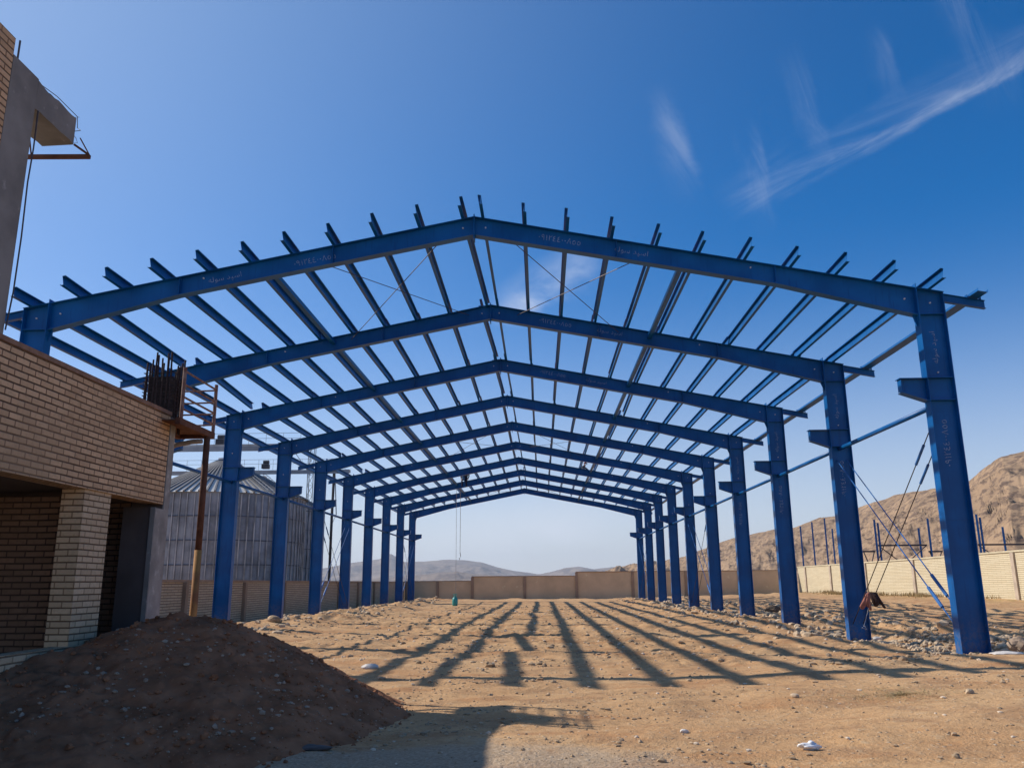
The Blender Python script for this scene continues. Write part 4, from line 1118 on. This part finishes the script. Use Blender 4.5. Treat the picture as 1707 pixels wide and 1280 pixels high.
masks = [
    (line_mask((1240, 358), (1820, 40), .010, .065, NA, .38, .82, .05), .22),
    (line_mask((1262, 350), (1760, 80), .012, .025, NA, .34, .80, .06), .20),
    (line_mask((1282, 350), (1262, 235), .012, .035, NB, .34, .75, .4), .17),
    (line_mask((1378, 235), (1335, 110), .010, .035, NB, .36, .75, .4), .17),
    (line_mask((1500, 150), (1470, 65), .012, .035, NB, .36, .75, .4), .12),
    (line_mask((1670, 140), (1600, -60), .035, .06, NB, .34, .78, .3), .16),
    (line_mask((1150, 300), (1122, 170), .02, .045, NB, .30, .76, .35), .17),
    (line_mask((850, 525), (985, 440), .035, .05, NC, .30, .62, .25), .50),
    (line_mask((800, 545), (960, 490), .018, .03, NC, .3, .68, .3), .30),
    (line_mask((640, 930), (1000, 860), .05, .06, NC, .25, .66, .3), .42),
    (line_mask((900, 890), (1060, 878), .02, .03, NC, .3, .70, .3), .22),
]
tot = None
for mk, st_ in masks:
    v_ = mth(t, 'MULTIPLY', mk, st_)
    tot = v_ if tot is None else mth(t, 'ADD', tot, v_)
tot = mth(t, 'MULTIPLY', tot, front, clamp=True)
hsv = N(t, 'ShaderNodeHueSaturation'); hsv.inputs['Saturation'].default_value = 1.48; hsv.inputs['Value'].default_value = 1.17; t.links.new(sky.outputs[0], hsv.inputs['Color'])
# bright aureole of the air towards the sun
vd = t.nodes.new('ShaderNodeVectorMath'); vd.operation = 'DOT_PRODUCT'; t.links.new(tc, vd.inputs[0]); vd.inputs[1].default_value = tuple(SUNV)
glow = mth(t, 'POWER', mth(t, 'MAXIMUM', vd.outputs['Value'], 0), 3.2)
tint = mixc(t, 1.0, hsv.outputs[0], (1.17, .955, 1.05), 'MULTIPLY')
s0 = mixc(t, mth(t, 'MULTIPLY', glow, .68), tint, (4.6, 5.9, 7.6))
# pale thin haze low over the horizon
hor = mth(t, 'MULTIPLY', mth(t, 'POWER', ramp(t, dz_, .42, -.02), 1.7), .85)
base = mixc(t, hor, s0, (5.6, 6.2, 6.9))
cl = mixc(t, tot, base, (6.6, 7.1, 8.2))
t.links.new(cl, bg.inputs['Color']); bg.inputs['Strength'].default_value = .115

# ------------------------------------------------------------------ camera
cam = bpy.data.cameras.new('Camera'); cam.sensor_width = 36; cam.lens = 1382.04/1707*36; cam.clip_start = .1; cam.clip_end = 30000
co = bpy.data.objects.new('Camera', cam); COL.objects.link(co); SC.camera = co
f, pit, roll, yaw = 1382.04, .2352, -.0074, -.0334
cp_, sp_, cy_, sy_, cr_, sr_ = math.cos(pit), math.sin(pit), math.cos(yaw), math.sin(yaw), math.cos(roll), math.sin(roll)
fw = Vector((sy_*cp_, cy_*cp_, sp_)); r0 = Vector((cy_, -sy_, 0)); u0 = r0.cross(fw)
r_ = cr_*r0 + sr_*u0; u_ = -sr_*r0 + cr_*u0
co.matrix_world = Matrix(((r_.x, u_.x, -fw.x, 0), (r_.y, u_.y, -fw.y, 0), (r_.z, u_.z, -fw.z, CZ), (0, 0, 0, 1)))
SC.view_settings.view_transform = 'Standard'; SC.view_settings.look = 'None'; SC.view_settings.gamma = 1; SC.view_settings.exposure = 0
SC.render.engine = 'CYCLES'
SC.cycles.use_denoising = True
SC.cycles.volume_bounces = 0; SC.cycles.max_bounces = 4; SC.cycles.diffuse_bounces = 2; SC.cycles.glossy_bounces = 1; SC.cycles.transmission_bounces = 0
SC.cycles.volume_step_rate = 10; SC.cycles.volume_max_steps = 32
